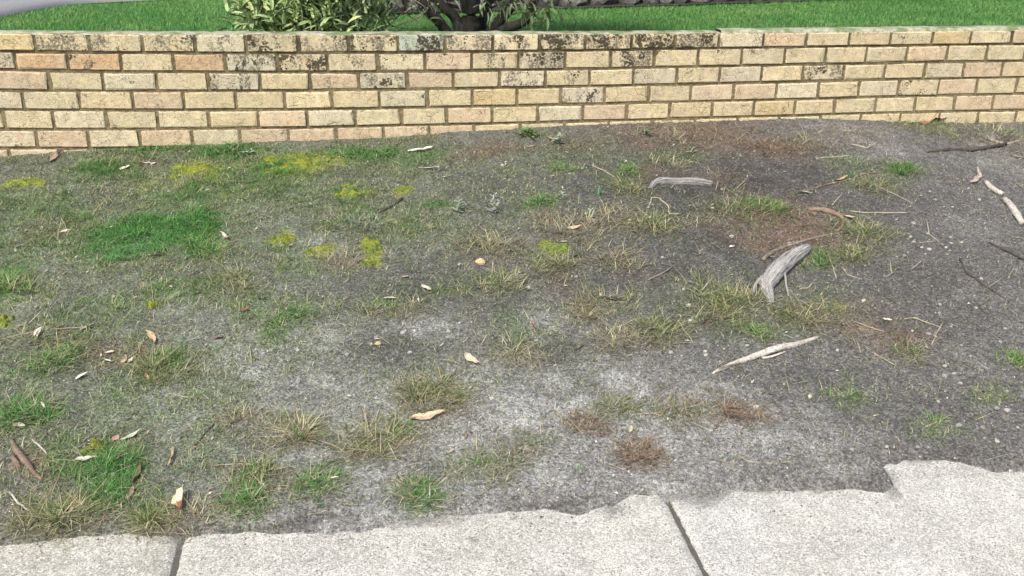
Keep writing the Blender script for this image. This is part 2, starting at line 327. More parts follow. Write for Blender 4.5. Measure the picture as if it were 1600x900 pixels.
# ------------------------------------------------------------------ far ground sheet (goes on to the horizon)
k = NM('far_ground', .95); p = k.pos()
k.color(k.mix(k.noise(p, 1.5, 4), (.05, .10, .03), (.09, .11, .05)))
b = bmesh.new()
for q in [(-400, -400), (400, -400), (400, 400), (-400, 400)]: b.verts.new((*q, -.16))
b.faces.new(b.verts); me = bpy.data.meshes.new('ground'); b.to_mesh(me); b.free()
tag(link('ground', me, k.m), 'wide grassy ground reaching to the horizon', None, None, 'structure')

# ------------------------------------------------------------------ footpath of concrete slabs
def mat_concrete(name, base, warm):
    k = NM(name, .9); p = k.pos()
    ag = k.voro(p, 230, 'F1', 'Color'); s1 = k.node('ShaderNodeSeparateColor'); k.put(s1.inputs[0], ag)
    ag2 = k.voro(p, 480, 'F1', 'Color'); s2 = k.node('ShaderNodeSeparateColor'); k.put(s2.inputs[0], ag2)
    big = k.noise(p, 3.2, 4); mid = k.noise(p, 28, 4, .65)
    cc = k.mix(k.ramp(big, .3, .7), base, warm)
    cc = k.mix(1.0, cc, k.grey(k.ramp(k.noise(p, 7, 5, .65), .35, .7, .84, 1.06)), 'MULTIPLY')
    cc = k.mix(1.0, cc, k.grey(k.ramp(mid, .25, .75, .88, 1.08)), 'MULTIPLY')
    cc = k.mix(1.0, cc, k.grey(k.ramp(s2.outputs[0], 0, 1, .62, 1.34)), 'MULTIPLY')
    dk = k.math('MULTIPLY', k.ramp(s1.outputs[0], .80, .88), k.ramp(mid, .35, .6, .2, .75))
    cc = k.mix(dk, cc, k.mix(s1.outputs[1], (.12, .115, .11), (.22, .18, .12)))
    wt = k.ramp(s1.outputs[2], .85, .93); cc = k.mix(k.math('MULTIPLY', wt, .6), cc, (.66, .65, .62))
    spot = k.ramp(k.voro(p, 9), .06, .12, 1, 0); rag = k.ramp(k.noise(p, 45, 3), .4, .6)
    cc = k.mix(k.math('MULTIPLY', k.math('MULTIPLY', spot, rag), .6), cc, (.13, .125, .115))
    c, a = k.attr()
    film = k.math('ADD', k.math('SUBTRACT', 1.0, a), k.math('MULTIPLY', k.math('SUBTRACT', k.noise(p, 95, 5, .8), .5), 1.3))
    cc = k.mix(k.math('MULTIPLY', k.ramp(film, .3, .75), .75), cc, k.mix(1.0, c, k.grey(k.ramp(s2.outputs[1], 0, 1, .7, 1.8)), 'MULTIPLY'))
    k.color(cc); k.bump(k.math('ADD', k.ramp(s1.outputs[0], .5, 1), k.noise(p, 120, 3)), .5, .004)
    return k.m
MC1 = mat_concrete('concrete_tan', (.45, .44, .38), (.40, .39, .325)); MC2 = mat_concrete('concrete_grey', (.49, .482, .43), (.445, .435, .375)); MC3 = mat_concrete('concrete_pale', (.50, .495, .45), (.46, .45, .395))
fp = empty('footpath', (1.5, -3.0, 0)); tag(fp, 'pale concrete footpath along the bottom of the verge', None, None, 'structure')
JX = [-.28, .994, 2.273, 3.55, 4.83]
STAIN = [(617, 845, 9, 7), (770, 815, 6, 5), (800, 815, 5, 4), (752, 838, 10, 6), (745, 835, 6, 7), (700, 863, 10, 5), (690, 852, 5, 4), (470, 875, 10, 5), (412, 864, 6, 4), (415, 882, 5, 4), (520, 888, 5, 4), (1110, 845, 3, 3), (1130, 865, 4, 3), (1145, 871, 3, 3)]
SB = blobs([(a, b, c, d, 1) for a, b, c, d in STAIN])
def slab(x0, x1, mat):
    xs = np.concatenate([[x0+.004, x0+.010], np.arange(x0+.02, x1-.02, .015), [x1-.010, x1-.004]])
    ys = np.concatenate([[-4.6, -4.2], np.arange(-3.7, -2.3, .015)])
    def zf(x, y):
        e = np.minimum(x-x0, x1-x)
        chip = .018*(fbm(x, y, 35, 91, 3)-.25)
        return -.012*sstep(.012+chip, .003, e) + .0006*(fbm(x, y, 40, 77, 3)-.5)
    def cf(x, y):
        s = np.clip(field(SB, x, y, 401)*.75, 0, .75)
        d = y-np.interp(x, EX, EY)                                # soil smeared along the edge
        s = np.maximum(s, np.clip(sstep(-.02-.10*sstep(.4, .75, fbm(x, y, 5, 411, 3)), .01, d)*(.25+.75*sstep(.38, .66, fbm(x, y, 4, 421, 3)))*.75, 0, 1))
        c = np.empty((len(x), 4)); c[:, :3] = (.115, .11, .10); c[:, 3] = 1-s
        return c
    o = link('concrete_slab', grid_mesh('concrete_slab', xs, ys, zf, cf), mat, fp)
    o.matrix_parent_inverse = Matrix.Translation((-1.5, 3.0, 0))
    m = o.modifiers.new('thick', 'SOLIDIFY'); m.thickness = .09; m.offset = -1
    return o
slab(-3.0, JX[0], MC2); slab(JX[0], JX[1], MC1); slab(JX[1], JX[2], MC2); slab(JX[2], JX[3], MC3); slab(JX[3], JX[4], MC3); slab(JX[4], 8.0, MC2)
k = NM('joint_grit', .95); p = k.pos(); k.color(k.mix(k.noise(p, 120, 3), (.03, .03, .025), (.16, .15, .12)))
for jx in JX[1:4]:
    o = link('joint_filler', grid_mesh('joint_filler', np.linspace(jx-.026, jx+.026, 7), np.arange(-4.6, -2.4, .02), lambda x, y: -.011+.007*(fbm(x, y, 60, 55, 3)-.3)), k.m, fp)
    o.matrix_parent_inverse = Matrix.Translation((-1.5, 3.0, 0)); o['kind'] = 'stuff'

# ------------------------------------------------------------------ brick wall
Z1 = .806
LINES = [[.0018, -.01081, .09453], [-.00086, .00873, -.02226, .00858], [-.00104, .0109, -.02959, -.07767], [-.00075, .00819, -.02268, -.17182],
         [-.00079, .00866, -.02436, -.26398], [-.0008, .00816, -.02088, -.35906]]
def line_z(n, x):
    xc = min(max(x, -.3), 5.2)
    if n <= 5: return Z1 + float(np.polyval(LINES[n], xc))
    return Z1 + float(np.polyval(LINES[5], xc)) - .0925*(n-5)
S_ = 400/1385
def zx(lists):
    out = []
    for ox, xs_ in lists: out += [ox + v*S_ for v in xs_]
    return out
ROWS = [
    ([53.4, 138.6, 222.4, 304.7, 384, 465, 544.4, 621.8, 696, 770.5, 843, 915, 987, 1055.6, 1123.5, 1192.8, 1260, 1326.5, 1391, 1456.5, 1516, 1580], 66),
    (zx([(0, [82, 365, 655, 937, 1217]), (400, [115, 387, 655, 915, 1168]), (800, [35, 287, 533, 770, 1005, 1240]), (1200, [88, 308, 527, 745, 962, 1175, 1380])]), 97),
    (zx([(0, [263, 557, 845, 1127]), (400, [22, 290, 557, 815, 1068, 1318]), (800, [180, 420, 657, 890, 1122, 1347]), (1200, [183, 405, 625, 838, 1045, 1255])]), 126),
    (zx([(0, [125, 427, 718, 993, 1275]), (400, [155, 412, 668, 925, 1170]), (800, [27, 263, 500, 735, 965, 1195]), (1200, [40, 265, 485, 695, 910, 1115, 1328])]), 156),
    (zx([(0, [22, 288, 572, 852, 1130]), (400, [12, 278, 538, 787, 1032, 1278]), (800, [138, 383, 617, 850, 1078, 1303]), (1200, [137, 352, 570, 782, 993, 1198])]), 186),
    (zx([(0, [195, 475, 755, 1038, 1298]), (400, [175, 437, 690, 938, 1182])]), 212),
    (zx([(0, [50]), ]), 242)]
# what each brick looks like: c cream, p pale, o orange, k pinkish, y yellow, g grey-stained, d dark lichen spots, h heavy lichen, t teal paint trace, m part-stained
LOOK = [v.split() for v in (
    "y m d m p m d m t d m h h h h p k c c c y c k c c",
    "p o o c o g h c d k m g c h m m p c c c k c c c",
    "k c p c g c k g k c g m m p m p c h c c p k c c",
    "p c c k c c c c p c y c g c c k k p c p h k c c",
    "c c p c c c k p c c k c p k c c c y c c c c k k",
    "p k p k p k k k k k c c c c c c c c c c c c",
    "k k k c c c c c c c c c c c c c c c c c")]
TINT = {'c': (.575, .485, .305), 'p': (.57, .50, .345), 'o': (.53, .37, .22), 'k': (.56, .44, .295), 'y': (.55, .44, .245), 'g': (.55, .49, .35), 'd': (.57, .49, .32), 'h': (.57, .485, .31), 't': (.44, .48, .37), 'm': (.575, .485, .305), '.': (.53, .43, .25)}
LICH = {'c': .10, 'p': .22, 'o': .16, 'k': .12, 'y': .2, 'g': .72, 'd': .58, 'h': .86, 't': .72, 'm': .52, '.': .3}

k = NM('brick_face', .88)
oi = k.node('ShaderNodeObjectInfo'); p = k.pos(); gen = k.pos('Generated')
off = k.node('ShaderNodeCombineXYZ')
for i in range(3): k.put(off.inputs[i], k.math('MULTIPLY', oi.outputs['Random'], 37.0+11*i))
pv = k.vmath('ADD', p, off.outputs[0])
base = oi.outputs['Color']
grain = k.noise(pv, 260, 3, .7); mott = k.noise(pv, 26, 4, .65)
broad = k.noise(k.mapv(pv, (7, 7, 1.2)), 1.6, 2)
cc = k.mix(1.0, base, k.grey(k.ramp(mott, .25, .75, .82, 1.16)), 'MULTIPLY')
cc = k.mix(k.ramp(broad, .5, .62, 0, .4), cc, (.50, .43, .31))
cc = k.mix(k.ramp(k.noise(pv, 9, 3), .56, .76, 0, .35), cc, (.52, .36, .20))
cc = k.mix(1.0, cc, k.grey(k.ramp(grain, .3, .7, .8, 1.18)), 'MULTIPLY')
crack = k.math('MULTIPLY', k.ramp(k.voro(k.mapv(pv, (1, 1, 2)), 22, 'DISTANCE_TO_EDGE'), .0, .03, 1, 0), k.ramp(k.noise(pv, 14, 2), .46, .58))
pits = k.ramp(k.voro(pv, 150), .22, .32, 1, 0)
pits = k.math('MULTIPLY', pits, k.ramp(k.noise(pv, 60, 2), .40, .52))
cc = k.mix(k.math('MULTIPLY', k.math('MAXIMUM', crack, pits), .85), cc, (.15, .105, .055))
sz_ = k.node('ShaderNodeSeparateXYZ'); k.put(sz_.inputs[0], p)
band = k.math('MULTIPLY', k.math('MULTIPLY', k.ramp(sz_.outputs[2], .62, .88), k.ramp(sz_.outputs[0], 3.3, 3.9, 1, .15)), k.ramp(k.noise(k.mapv(p, (1, 1, .35)), 4.5, 4, .65), .40, .66, .05, .68))
al = k.math('ADD', oi.outputs['Alpha'], band)
# grey soot: a speckle that thickens where the broad noise is high; dark lichen: round spots of different size
thr = k.math('SUBTRACT', 1.0, al)
sootm = k.ramp(k.math('ADD', k.noise(k.mapv(pv, (1.6, 1.6, 1)), 8, 3, .6), k.math('MULTIPLY', al, .30)), .58, .82)
sootn = k.math('SUBTRACT', k.noise(pv, 85, 5, .8), k.math('MULTIPLY', sootm, .19))
cc = k.mix(k.math('MULTIPLY', k.ramp(sootn, .29, .37, .85, 0), k.ramp(sootm, .02, .2)), cc, (.10, .09, .072))
area = k.ramp(k.math('ADD', k.noise(pv, 10, 3), k.math('MULTIPLY', al, .33)), .64, .95)
rag = k.math('MULTIPLY', k.noise(pv, 150, 2), .2)
v1 = k.math('SUBTRACT', k.math('ADD', k.voro(pv, 80), rag), k.math('MULTIPLY', area, .62))
v2 = k.math('SUBTRACT', k.math('ADD', k.voro(pv, 34), rag), k.math('MULTIPLY', area, .52))
spot = k.math('MULTIPLY', k.ramp(k.math('MINIMUM', v1, v2), .02, .10, 1, 0), k.ramp(area, .02, .12))
cc = k.mix(k.math('MULTIPLY', spot, .92), cc, (.045, .037, .022))
sx = k.node('ShaderNodeSeparateXYZ'); k.put(sx.inputs[0], gen)
ex = k.math('MULTIPLY', k.math('SUBTRACT', .5, k.math('ABSOLUTE', k.math('SUBTRACT', sx.outputs[0], .5))), .23)
ez = k.math('MULTIPLY', k.math('SUBTRACT', .5, k.math('ABSOLUTE', k.math('SUBTRACT', sx.outputs[2], .5))), .082)
ed = k.math('ADD', k.math('MINIMUM', ex, ez), k.math('MULTIPLY', k.math('SUBTRACT', k.noise(pv, 55, 3, .65), .62), .016))
cc = k.mix(k.ramp(ed, .0, .0035, .85, 0), cc, (.15, .118, .062))
k.color(cc)
k.bump(k.math('SUBTRACT', k.math('ADD', k.math('MULTIPLY', grain, .6), mott), k.math('MULTIPLY', k.math('MAXIMUM', crack, pits), 1.2)), .6, .003)
M_BRICK = k.m

def brick_mesh(seed):
    r = random.Random(seed); bm = bmesh.new()
    bmesh.ops.create_cube(bm, size=1)
    for v in bm.verts: v.co.x *= .23; v.co.y *= .11; v.co.z *= .082
    bmesh.ops.bevel(bm, geom=list(bm.edges), offset=.0058, segments=1, profile=.6, affect='EDGES')
    for v in bm.verts:
        v.co += Vector((r.uniform(-.002, .002), r.uniform(-.0015, .0015), r.uniform(-.002, .002)))
        if v.co.y < 0 and r.random() < .17:                       # a chipped corner
            v.co.x -= math.copysign(r.uniform(.004, .012), v.co.x); v.co.z -= math.copysign(r.uniform(.002, .006), v.co.z)
    for v in bm.verts: v.co.x /= .23; v.co.z /= .082
    me = bpy.data.meshes.new('brick'); bm.to_mesh(me); bm.free(); me.materials.append(M_BRICK); return me
BR = [brick_mesh(i) for i in range(16)]
wall = empty('brick_wall', (2.4, .055, .3)); tag(wall, 'low weathered cream brick garden wall at the top of the verge', 'brick wall')
WI = Matrix.Translation((-2.4, -.055, -.3))
STEP_X = on_wall(1128, 60).x
for ri, (jp, py) in enumerate(ROWS):
    jx = [on_wall(v, py).x for v in jp]
    while jx[0] > -2.2: jx.insert(0, jx[0]-.24)
    pad = sum(1 for v in jx if v < on_wall(jp[0], py).x-.01)
    while jx[-1] < 7.4: jx.append(jx[-1]+.24)
    for i in range(len(jx)-1):
        x0, x1 = jx[i]+.0055, jx[i+1]-.0055; xm = (x0+x1)/2
        zt, zb = line_z(ri, xm), line_z(ri+1, xm)
        if ri == 0: zt += .004
        zt -= .0048 if ri else .006; zb += .0048
        if zt < float(np.interp(xm, GX, GZ))-.05: continue
        o = bpy.data.objects.new('brick', BR[rnd.randrange(16)]); COL.objects.link(o); o.parent = wall; o.matrix_parent_inverse = WI
        o.location = (xm, .055+rnd.uniform(-.003, .002), (zt+zb)/2)
        o.scale = (x1-x0, 1, zt-zb)
        o.rotation_euler = (rnd.uniform(-.012, .012), math.atan2(line_z(ri, x0)-line_z(ri, x1), x1-x0), rnd.uniform(-.008, .008))
        q = i-pad+1
        ch = LOOK[ri][q] if 0 <= q < len(LOOK[ri]) else rnd.choice('ccckp')
        t = TINT[ch]; v = rnd.uniform(.93, 1.07); h = rnd.uniform(-.012, .012)
        lich = LICH[ch]*.85 + rnd.uniform(-.05, .08)
        o.color = (t[0]*v+h, t[1]*v, t[2]*v-h*.6, max(0, lich))
# mortar core with rough recessed joints
k = NM('mortar', .95); p = k.pos(); n = k.noise(p, 60, 4, .7)
cc = k.mix(k.ramp(n, .3, .7), (.11, .088, .046), (.27, .22, .13)); szm = k.node('ShaderNodeSeparateXYZ'); k.put(szm.inputs[0], p)
cc = k.mix(k.math('MULTIPLY', k.ramp(k.noise(p, 9, 4), .38, .6, .15, .85), k.ramp(szm.outputs[2], .55, .82)), cc, (.05, .043, .03))
k.color(cc); k.bump(k.noise(p, 200, 3), .7, .004); M_MORT = k.m
def wall_grid():
    xs = np.arange(-2.1, 7.4, .03); nz = 60
    V = []; zt = np.array([line_z(0, x)-.010 for x in xs])
    top = []
    for j in range(nz):
        z = .15 + (zt-.15)*j/(nz-1)
        V.append(np.stack([xs, .0065+.004*(fbm(xs, z, 30, 71, 3)-.5)*2, z], -1))
    V.append(np.stack([xs, np.full_like(xs, .103), zt], -1)); V.append(np.stack([xs, np.full_like(xs, .103), np.full_like(xs, .15)], -1))
    nx = len(xs); i = np.arange(nx-1); F = []
    for j in range(nz+1): F.append(np.stack([j*nx+i, j*nx+i+1, (j+1)*nx+i+1, (j+1)*nx+i], -1))
    return np_mesh('mortar', np.concatenate(V), np.concatenate(F), None, False)
o = link('mortar', wall_grid(), M_MORT, wall); o.matrix_parent_inverse = WI; o['kind'] = 'stuff'
# thin skim of old mortar lying along the top of the wall
k = NM('mortar_skim', .95); p = k.pos(); n = k.noise(p, 40, 4, .7)
cc = k.mix(k.ramp(n, .35, .65), (.42, .40, .31), (.24, .25, .17)); cc = k.mix(k.ramp(k.noise(p, 9, 3), .45, .6, 0, .8), cc, (.11, .16, .06)); k.color(cc); k.bump(n, .6, .006); M_SKIM = k.m
def skim(x0, x1, hgt, rag):
    xs = np.arange(x0, x1, .012); ys = np.array([.004, .008, .02, .04, .06, .08, .10, .105, .107])
    X, Y = np.meshgrid(xs, ys); x = X.ravel(); y = Y.ravel()
    e = np.minimum(y-.004, .107-y); zt = np.array([line_z(0, v) for v in x])
    z = zt - .008 + hgt*sstep(-.001, .006, e)*(1-rag+rag*2*fbm(x, y, 20, 31, 3))
    yy = y + np.where(y < .01, .012*(fbm(x, x*0, 18, 41, 3)-.4), 0)
    nx, ny = len(xs), len(ys); i = np.arange(nx-1); j = np.arange(ny-1); a = (j[:, None]*nx+i[None]).ravel()
    o = link('mortar_skim', np_mesh('mortar_skim', np.stack([x, yy, z], -1), np.stack([a, a+1, a+1+nx, a+nx], -1), None, True), M_SKIM, wall); o.matrix_parent_inverse = WI
skim(STEP_X-.004, 7.4, .020, .12)
skim(-2.1, STEP_X-.004, .0085, .6)

# ------------------------------------------------------------------ blades, straws, tubes, leaves
def blades(P, az, L, W, lean, bend, colr, segs=2, tipc=1.15):
    """curved tapering grass blades, one strip each, as arrays"""
    N = len(P); lv = segs+1
    dx, dy = np.cos(az), np.sin(az); px, py = -dy, dx
    V = np.zeros((N, lv, 2, 3)); C = np.zeros((N, lv, 2, 3))
    for s in range(lv):
        t = s/segs
        hor = L*(lean*t + bend*t*t); ver = L*np.sqrt(np.clip(1-lean**2, .02, 1))*(t-.5*np.minimum(bend, 1.4)*t*t*1.1)
        ver = np.maximum(ver, .0)
        wd = W*(.5*(1-t**1.6)+.03) if s else W*.42
        cxy = np.stack([P[:, 0]+dx*hor, P[:, 1]+dy*hor, P[:, 2]+ver], -1)
        o = np.stack([px*wd, py*wd, np.zeros(N)], -1)
        V[:, s, 0] = cxy-o; V[:, s, 1] = cxy+o
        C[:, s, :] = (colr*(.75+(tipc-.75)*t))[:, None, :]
    base = np.arange(N)*lv*2
    F = [np.stack([base+2*s, base+2*s+1, base+2*s+3, base+2*s+2], -1) for s in range(segs)]
    return V.reshape(-1, 3), np.concatenate(F), C.reshape(-1, 3)

PAL = {'G': [((.05, .17, .035), 6), ((.09, .21, .055), 4), ((.17, .25, .09), 2)], 'O': [((.13, .165, .05), 4), ((.20, .22, .085), 4), ((.38, .34, .19), 3), ((.09, .12, .035), 2)],
       'S': [((.42, .385, .25), 5), ((.30, .30, .16), 4), ((.18, .21, .09), 2), ((.24, .16, .09), 1)], 'B': [((.19, .12, .075), 5), ((.27, .19, .12), 4), ((.11, .085, .06), 3), ((.36, .29, .19), 2)],
       'A': [((.15, .25, .14), 4), ((.22, .30, .19), 3), ((.3, .3, .2), 2)], 'D': [((.085, .125, .035), 5), ((.13, .16, .05), 4), ((.28, .25, .13), 3)], 'T': [((.06, .20, .11), 4), ((.10, .24, .13), 3)],
       'L': [((.10, .27, .03), 4), ((.15, .29, .04), 3), ((.22, .26, .09), 2)]}
def pick(pal, n):
    cs = np.array([c for c, _ in PAL[pal]]); wts = np.array([w_ for _, w_ in PAL[pal]], float)
    c = cs[rng.choice(len(cs), n, p=wts/wts.sum())]
    return c*rng.uniform(.75, 1.3, (n, 1))

# ---- ground cover nobody could count: short grass, dry thatch, crumbs, chips of litter
def scatter(n, x0=-1.1, x1=6.0, y0=-2.78, y1=-.01):
    return rng.uniform(x0, x1, n), rng.uniform(y0, y1, n)
x, y = scatter(620000)
f = verge_fields(x, y); g, wv, m_, r_, s_, d_ = f
den = np.clip(g*1.0+.55*wv, 0, 1)
den = den*(.15+1.5*sstep(.35, .7, fbm(x, y, 16, 501, 3)))*sstep(.0, .06, y-np.interp(x, EX, EY))
ok = rng.random(len(x)) < den*1.0+.03
x, y, g, wv = x[ok], y[ok], g[ok], wv[ok]
n = len(x); lush = np.clip(g-.35, 0, 1)
lush = sstep(.25, .75, g); col = pick('G', n)*np.array([.85, 1.0, .8])*lush[:, None] + pick('O', n)*np.array([.84, .98, .98])*(1-lush)[:, None]
dry = rng.random(n) < .25*(1-lush)**2; col[dry] = pick('S', dry.sum())
V, Fc, C = blades(np.stack([x, y, H(x, y)-.003], -1), rng.uniform(0, 6.283, n), rng.uniform(.010, .026, n)*(1+.8*lush), rng.uniform(.0015, .0034, n), rng.uniform(.3, .95, n), rng.uniform(.1, .7, n), col, 2)
tag(link('short_grass', np_mesh('short_grass', V, Fc, C), M_BLADE), 'thin short green grass growing over the left side of the verge', 'grass', None, 'stuff')

x, y = scatter(480000)
f = verge_fields(x, y); g, wv, m_, r_, s_, d_ = f
den = np.clip(.22+.55*r_+.5*wv+.45*s_+.25*g-.5*d_, .05, 1)*(.25+1.3*sstep(.3, .7, fbm(x, y, 11, 541, 3)))*sstep(-.01, .05, y-np.interp(x, EX, EY))*(1-sstep(.4, .7, m_))
ok = rng.random(len(x)) < den
ok &= rng.random(len(x)) > .85*sstep(.4, .9, g)
x, y, r_, s_, wv, d_ = x[ok], y[ok], r_[ok], s_[ok], wv[ok], d_[ok]; n = len(x)
col = np.where((rng.random(n) < .5)[:, None], np.array([.46, .455, .42]), np.array([.19, .182, .165]))*rng.uniform(.3, 1.5, (n, 1))*np.clip(.55+.6*s_+.3*wv-.32*d_, .28, 1.15)[:, None]
gr = rng.random(n) < .25+.3*wv; col[gr] = pick('O', gr.sum())*.9
rd = rng.random(n) < np.clip(r_*1.1, 0, .85); col[rd] = pick('B', rd.sum())
st = rng.random(n) < .10; col[st] = pick('S', st.sum())
V, Fc, C = blades(np.stack([x, y, H(x, y)+.001], -1), rng.uniform(0, 6.283, n), rng.uniform(.008, .030, n)*(1+.5*np.clip(r_, 0, 1)), rng.uniform(.0010, .0024, n), rng.uniform(.75, .97, n), rng.uniform(0, .35, n), col, 1, 1.0)
tag(link('dry_thatch', np_mesh('dry_thatch', V, Fc, C), M_LITTER), 'dry grey and brown thatch lying over the sandy soil', 'thatch', None, 'stuff')

x, y = scatter(26000); f = verge_fields(x, y); ok = rng.random(len(x)) < np.clip(.10+.7*f[3]+.12*f[1], 0, 1); x, y = x[ok], y[ok]; n = len(x)
V, Fc, C = blades(np.stack([x, y, H(x, y)+.003], -1), rng.uniform(0, 6.283, n), rng.uniform(.03, .085, n), rng.uniform(.0014, .0026, n), rng.uniform(.9, .995, n), rng.uniform(0, .3, n), np.where((rng.random(n) < np.clip(f[3][ok], 0, .8))[:, None], np.array([.36, .25, .18]), pick('S', n))*rng.uniform(.55, 1.25, (n, 1)), 3, 1.0)
tag(link('loose_straw', np_mesh('loose_straw', V, Fc, C), M_LITTER), 'loose dry straws lying in the reddish litter and thatch', 'straw', None, 'stuff')

def chips(n, x, y, size, cols, flat=.45):
    """little irregular four-sided crumbs"""
    T = np.array([[1, 0, 0], [-.5, .87, 0], [-.5, -.87, 0], [0, 0, 1.0]])
    z = np.maximum(H(x, y), 0)
    an = rng.uniform(0, 6.283, n); ca, sa = np.cos(an), np.sin(an)
    V = np.repeat(T[None], n, 0)*rng.uniform(.55, 1.35, (n, 4, 1))
    vx = V[..., 0]*ca[:, None]-V[..., 1]*sa[:, None]; vy = V[..., 0]*sa[:, None]+V[..., 1]*ca[:, None]
    V = np.stack([x[:, None]+vx*size[:, None], y[:, None]+vy*size[:, None], z[:, None]+V[..., 2]*size[:, None]*flat*1.6], -1)
    b = np.arange(n)*4
    Fc = np.concatenate([np.stack([b, b+1, b+3], -1), np.stack([b+1, b+2, b+3], -1), np.stack([b+2, b, b+3], -1)])
    return V.reshape(-1, 3), Fc, np.repeat(cols, 4, 0)
x, y = scatter(130000, -.9, 5.8, -2.95, -.01)
f = verge_fields(x, y); s_ = f[4]; d_ = f[5]
ok = rng.random(len(x)) < np.clip(.30+.4*s_+.2*d_, 0, 1)*np.maximum(sstep(-.04, .03, y-np.interp(x, EX, EY)), .07*sstep(-.34, -.05, y-np.interp(x, EX, EY))+.5*sstep(-.085, .0, y-np.interp(x, EX, EY))*sstep(.35, .6, fbm(x, y, 6, 808, 3))); x, y, s_, d_ = x[ok], y[ok], s_[ok], d_[ok]; n = len(x)
lt = rng.random(n) < .10+.45*s_-.12*d_
col = np.where(lt[:, None], np.array([.44, .435, .41]), np.array([.075, .07, .066]))*rng.uniform(.6, 1.35, (n, 1))
V, Fc, C = chips(n, x, y, rng.uniform(.0014, .0042, n)*np.where(rng.random(n) < .04, 1.7, 1), col)
tag(link('soil_crumbs', np_mesh('soil_crumbs', V, Fc, C), M_LITTER), 'fine grey crumbs and grit strewn over the bare soil', 'grit', None, 'stuff')
x, y = scatter(14000, -.9, 5.8, -2.7, -.01); f = verge_fields(x, y); ok = rng.random(len(x)) < .08+.40*np.clip(f[3], 0, 1)+.10*np.clip(f[1], 0, 1); x, y = x[ok], y[ok]; n = len(x)
an = rng.uniform(0, 6.283, n); L = rng.uniform(.003, .012, n)*np.where(rng.random(n) < .12, 1.6, 1); W = L*rng.uniform(.18, .45, n); z = H(x, y)+.006
lv = np.stack([np.stack([x-np.cos(an)*L, y-np.sin(an)*L, z-.003], -1), np.stack([x+np.sin(an)*W, y-np.cos(an)*W, z], -1), np.stack([x+np.cos(an)*L, y+np.sin(an)*L, z+rng.uniform(-.002, .006, n)], -1), np.stack([x-np.sin(an)*W, y+np.cos(an)*W, z+.002], -1)], 1)
cs = np.array([[.44, .40, .31], [.33, .27, .18], [.20, .14, .095], [.38, .36, .31]])[rng.choice(4, n, p=[.25, .3, .25, .2])]*rng.uniform(.7, 1.2, (n, 1))
tag(link('leaf_litter', np_mesh('leaf_litter', lv.reshape(-1, 3), np.arange(n*4).reshape(n, 4), np.repeat(cs, 4, 0)), M_LITTER), 'tiny chips of dead leaf scattered through the thatch', 'litter', None, 'stuff')

# ---- moss cushions, each a thing
k = NM('moss', .95); p = k.pos(); n_ = k.noise(p, 95, 4, .75); c_, a_ = k.attr()
k.color(k.mix(1.0, c_, k.grey(k.ramp(n_, .3, .7, .45, 1.4)), 'MULTIPLY')); k.bump(n_, .9, .005); M_MOSS = k.m
def moss(px, py, rx, ry, label, colr=(.20, .225, .025)):
    c = at(px, py); m = scale_at(c); vy = abs(at(px, py-4).y-at(px, py+4).y)/8
    a, b = rx*m, ry*vy; sd = rnd.randrange(1000)
    nr, na = 5, 14; X = []; Y = []; Z = []; Fc = []
    lumps = [(0, 0, .55)]+[(rnd.uniform(-.85, .85), rnd.uniform(-.8, .8), rnd.uniform(.16, .42)) for _ in range(11)]
    for li, (u, v, sz) in enumerate(lumps):
        o_ = len(X)
        for i in range(nr+1):
            for j in range(na):
                th = 6.283*j/na; rr = i/nr
                out = sz*(.55+.6*float(vn(math.cos(th), math.sin(th), 1.6, sd+li))+.4*float(vn(math.cos(th), math.sin(th), 5, sd+li+40)))
                X.append(c.x+a*(u+rr*out*math.cos(th))); Y.append(c.y+b*(v+rr*out*math.sin(th))); Z.append((.006+.014*sz)*(1-rr**2)-.005*(rr > .85))
        Fc += [[o_+i*na+j, o_+i*na+(j+1) % na, o_+(i+1)*na+(j+1) % na, o_+(i+1)*na+j] for i in range(nr) for j in range(na)]
    X = np.array(X); Y = np.array(Y); Z = np.array(Z)*(.2+1.6*fbm(X, Y, 60, sd, 3)) + .010*(fbm(X, Y, 45, sd+9, 3)-.5) + H(X, Y) + .0005
    base = Vector((c.x, c.y, c.z)); V = np.stack([X, Y, Z], -1)-np.array(base)
    cm = sstep(.35, .65, fbm(X, Y, 24, sd+3, 3))[:, None]; cl = (np.array(colr)[None]*cm+np.array([.13, .17, .03])*(1-cm))*rng.uniform(.8, 1.2, (len(X), 1))
    o = link('moss_patch', np_mesh('moss_patch', V, Fc, cl, True), M_MOSS); o.location = base
    tag(o, label, 'moss', 'moss patches on the verge')
for a in [(40, 286, 34, 5, 'low yellow-green moss strip near the left end of the wall base'), (300, 265, 32, 8, 'bright moss cushion below the brick wall, left of the largest moss mat'),
          (465, 250, 46, 12, 'largest bright yellow moss mat, on grass below the wall'), (580, 384, 19, 14, 'bright round moss cushion by the tan straw tuft, below the forked twig'),
          (577, 411, 13, 4, 'thin moss sliver just below the round moss cushion'), (498, 392, 20, 6, 'flat dull yellow moss left of the grey straw tuft'), (440, 375, 24, 6, 'dull olive moss on pale soil right of the lush green patch', (.16, .19, .025)),
          (632, 296, 18, 4, 'small moss sliver above the forked twig'), (550, 303, 26, 5, 'moss strip left of the forked twig tip'), (866, 390, 20, 9, 'light green moss on top of a straw tuft mid verge', (.12, .20, .04)),
          (240, 478, 9, 4, 'tiny yellow moss dot beside the upright straw stalk'), (9, 505, 13, 8, 'yellow moss at the far left edge mid verge'), (150, 696, 20, 12, 'dark olive moss beside the star-shaped green weed', (.14, .15, .015)),
          (545, 293, 12, 3, 'tiny moss bit above the moss strip near the twig')]:
    moss(*a)

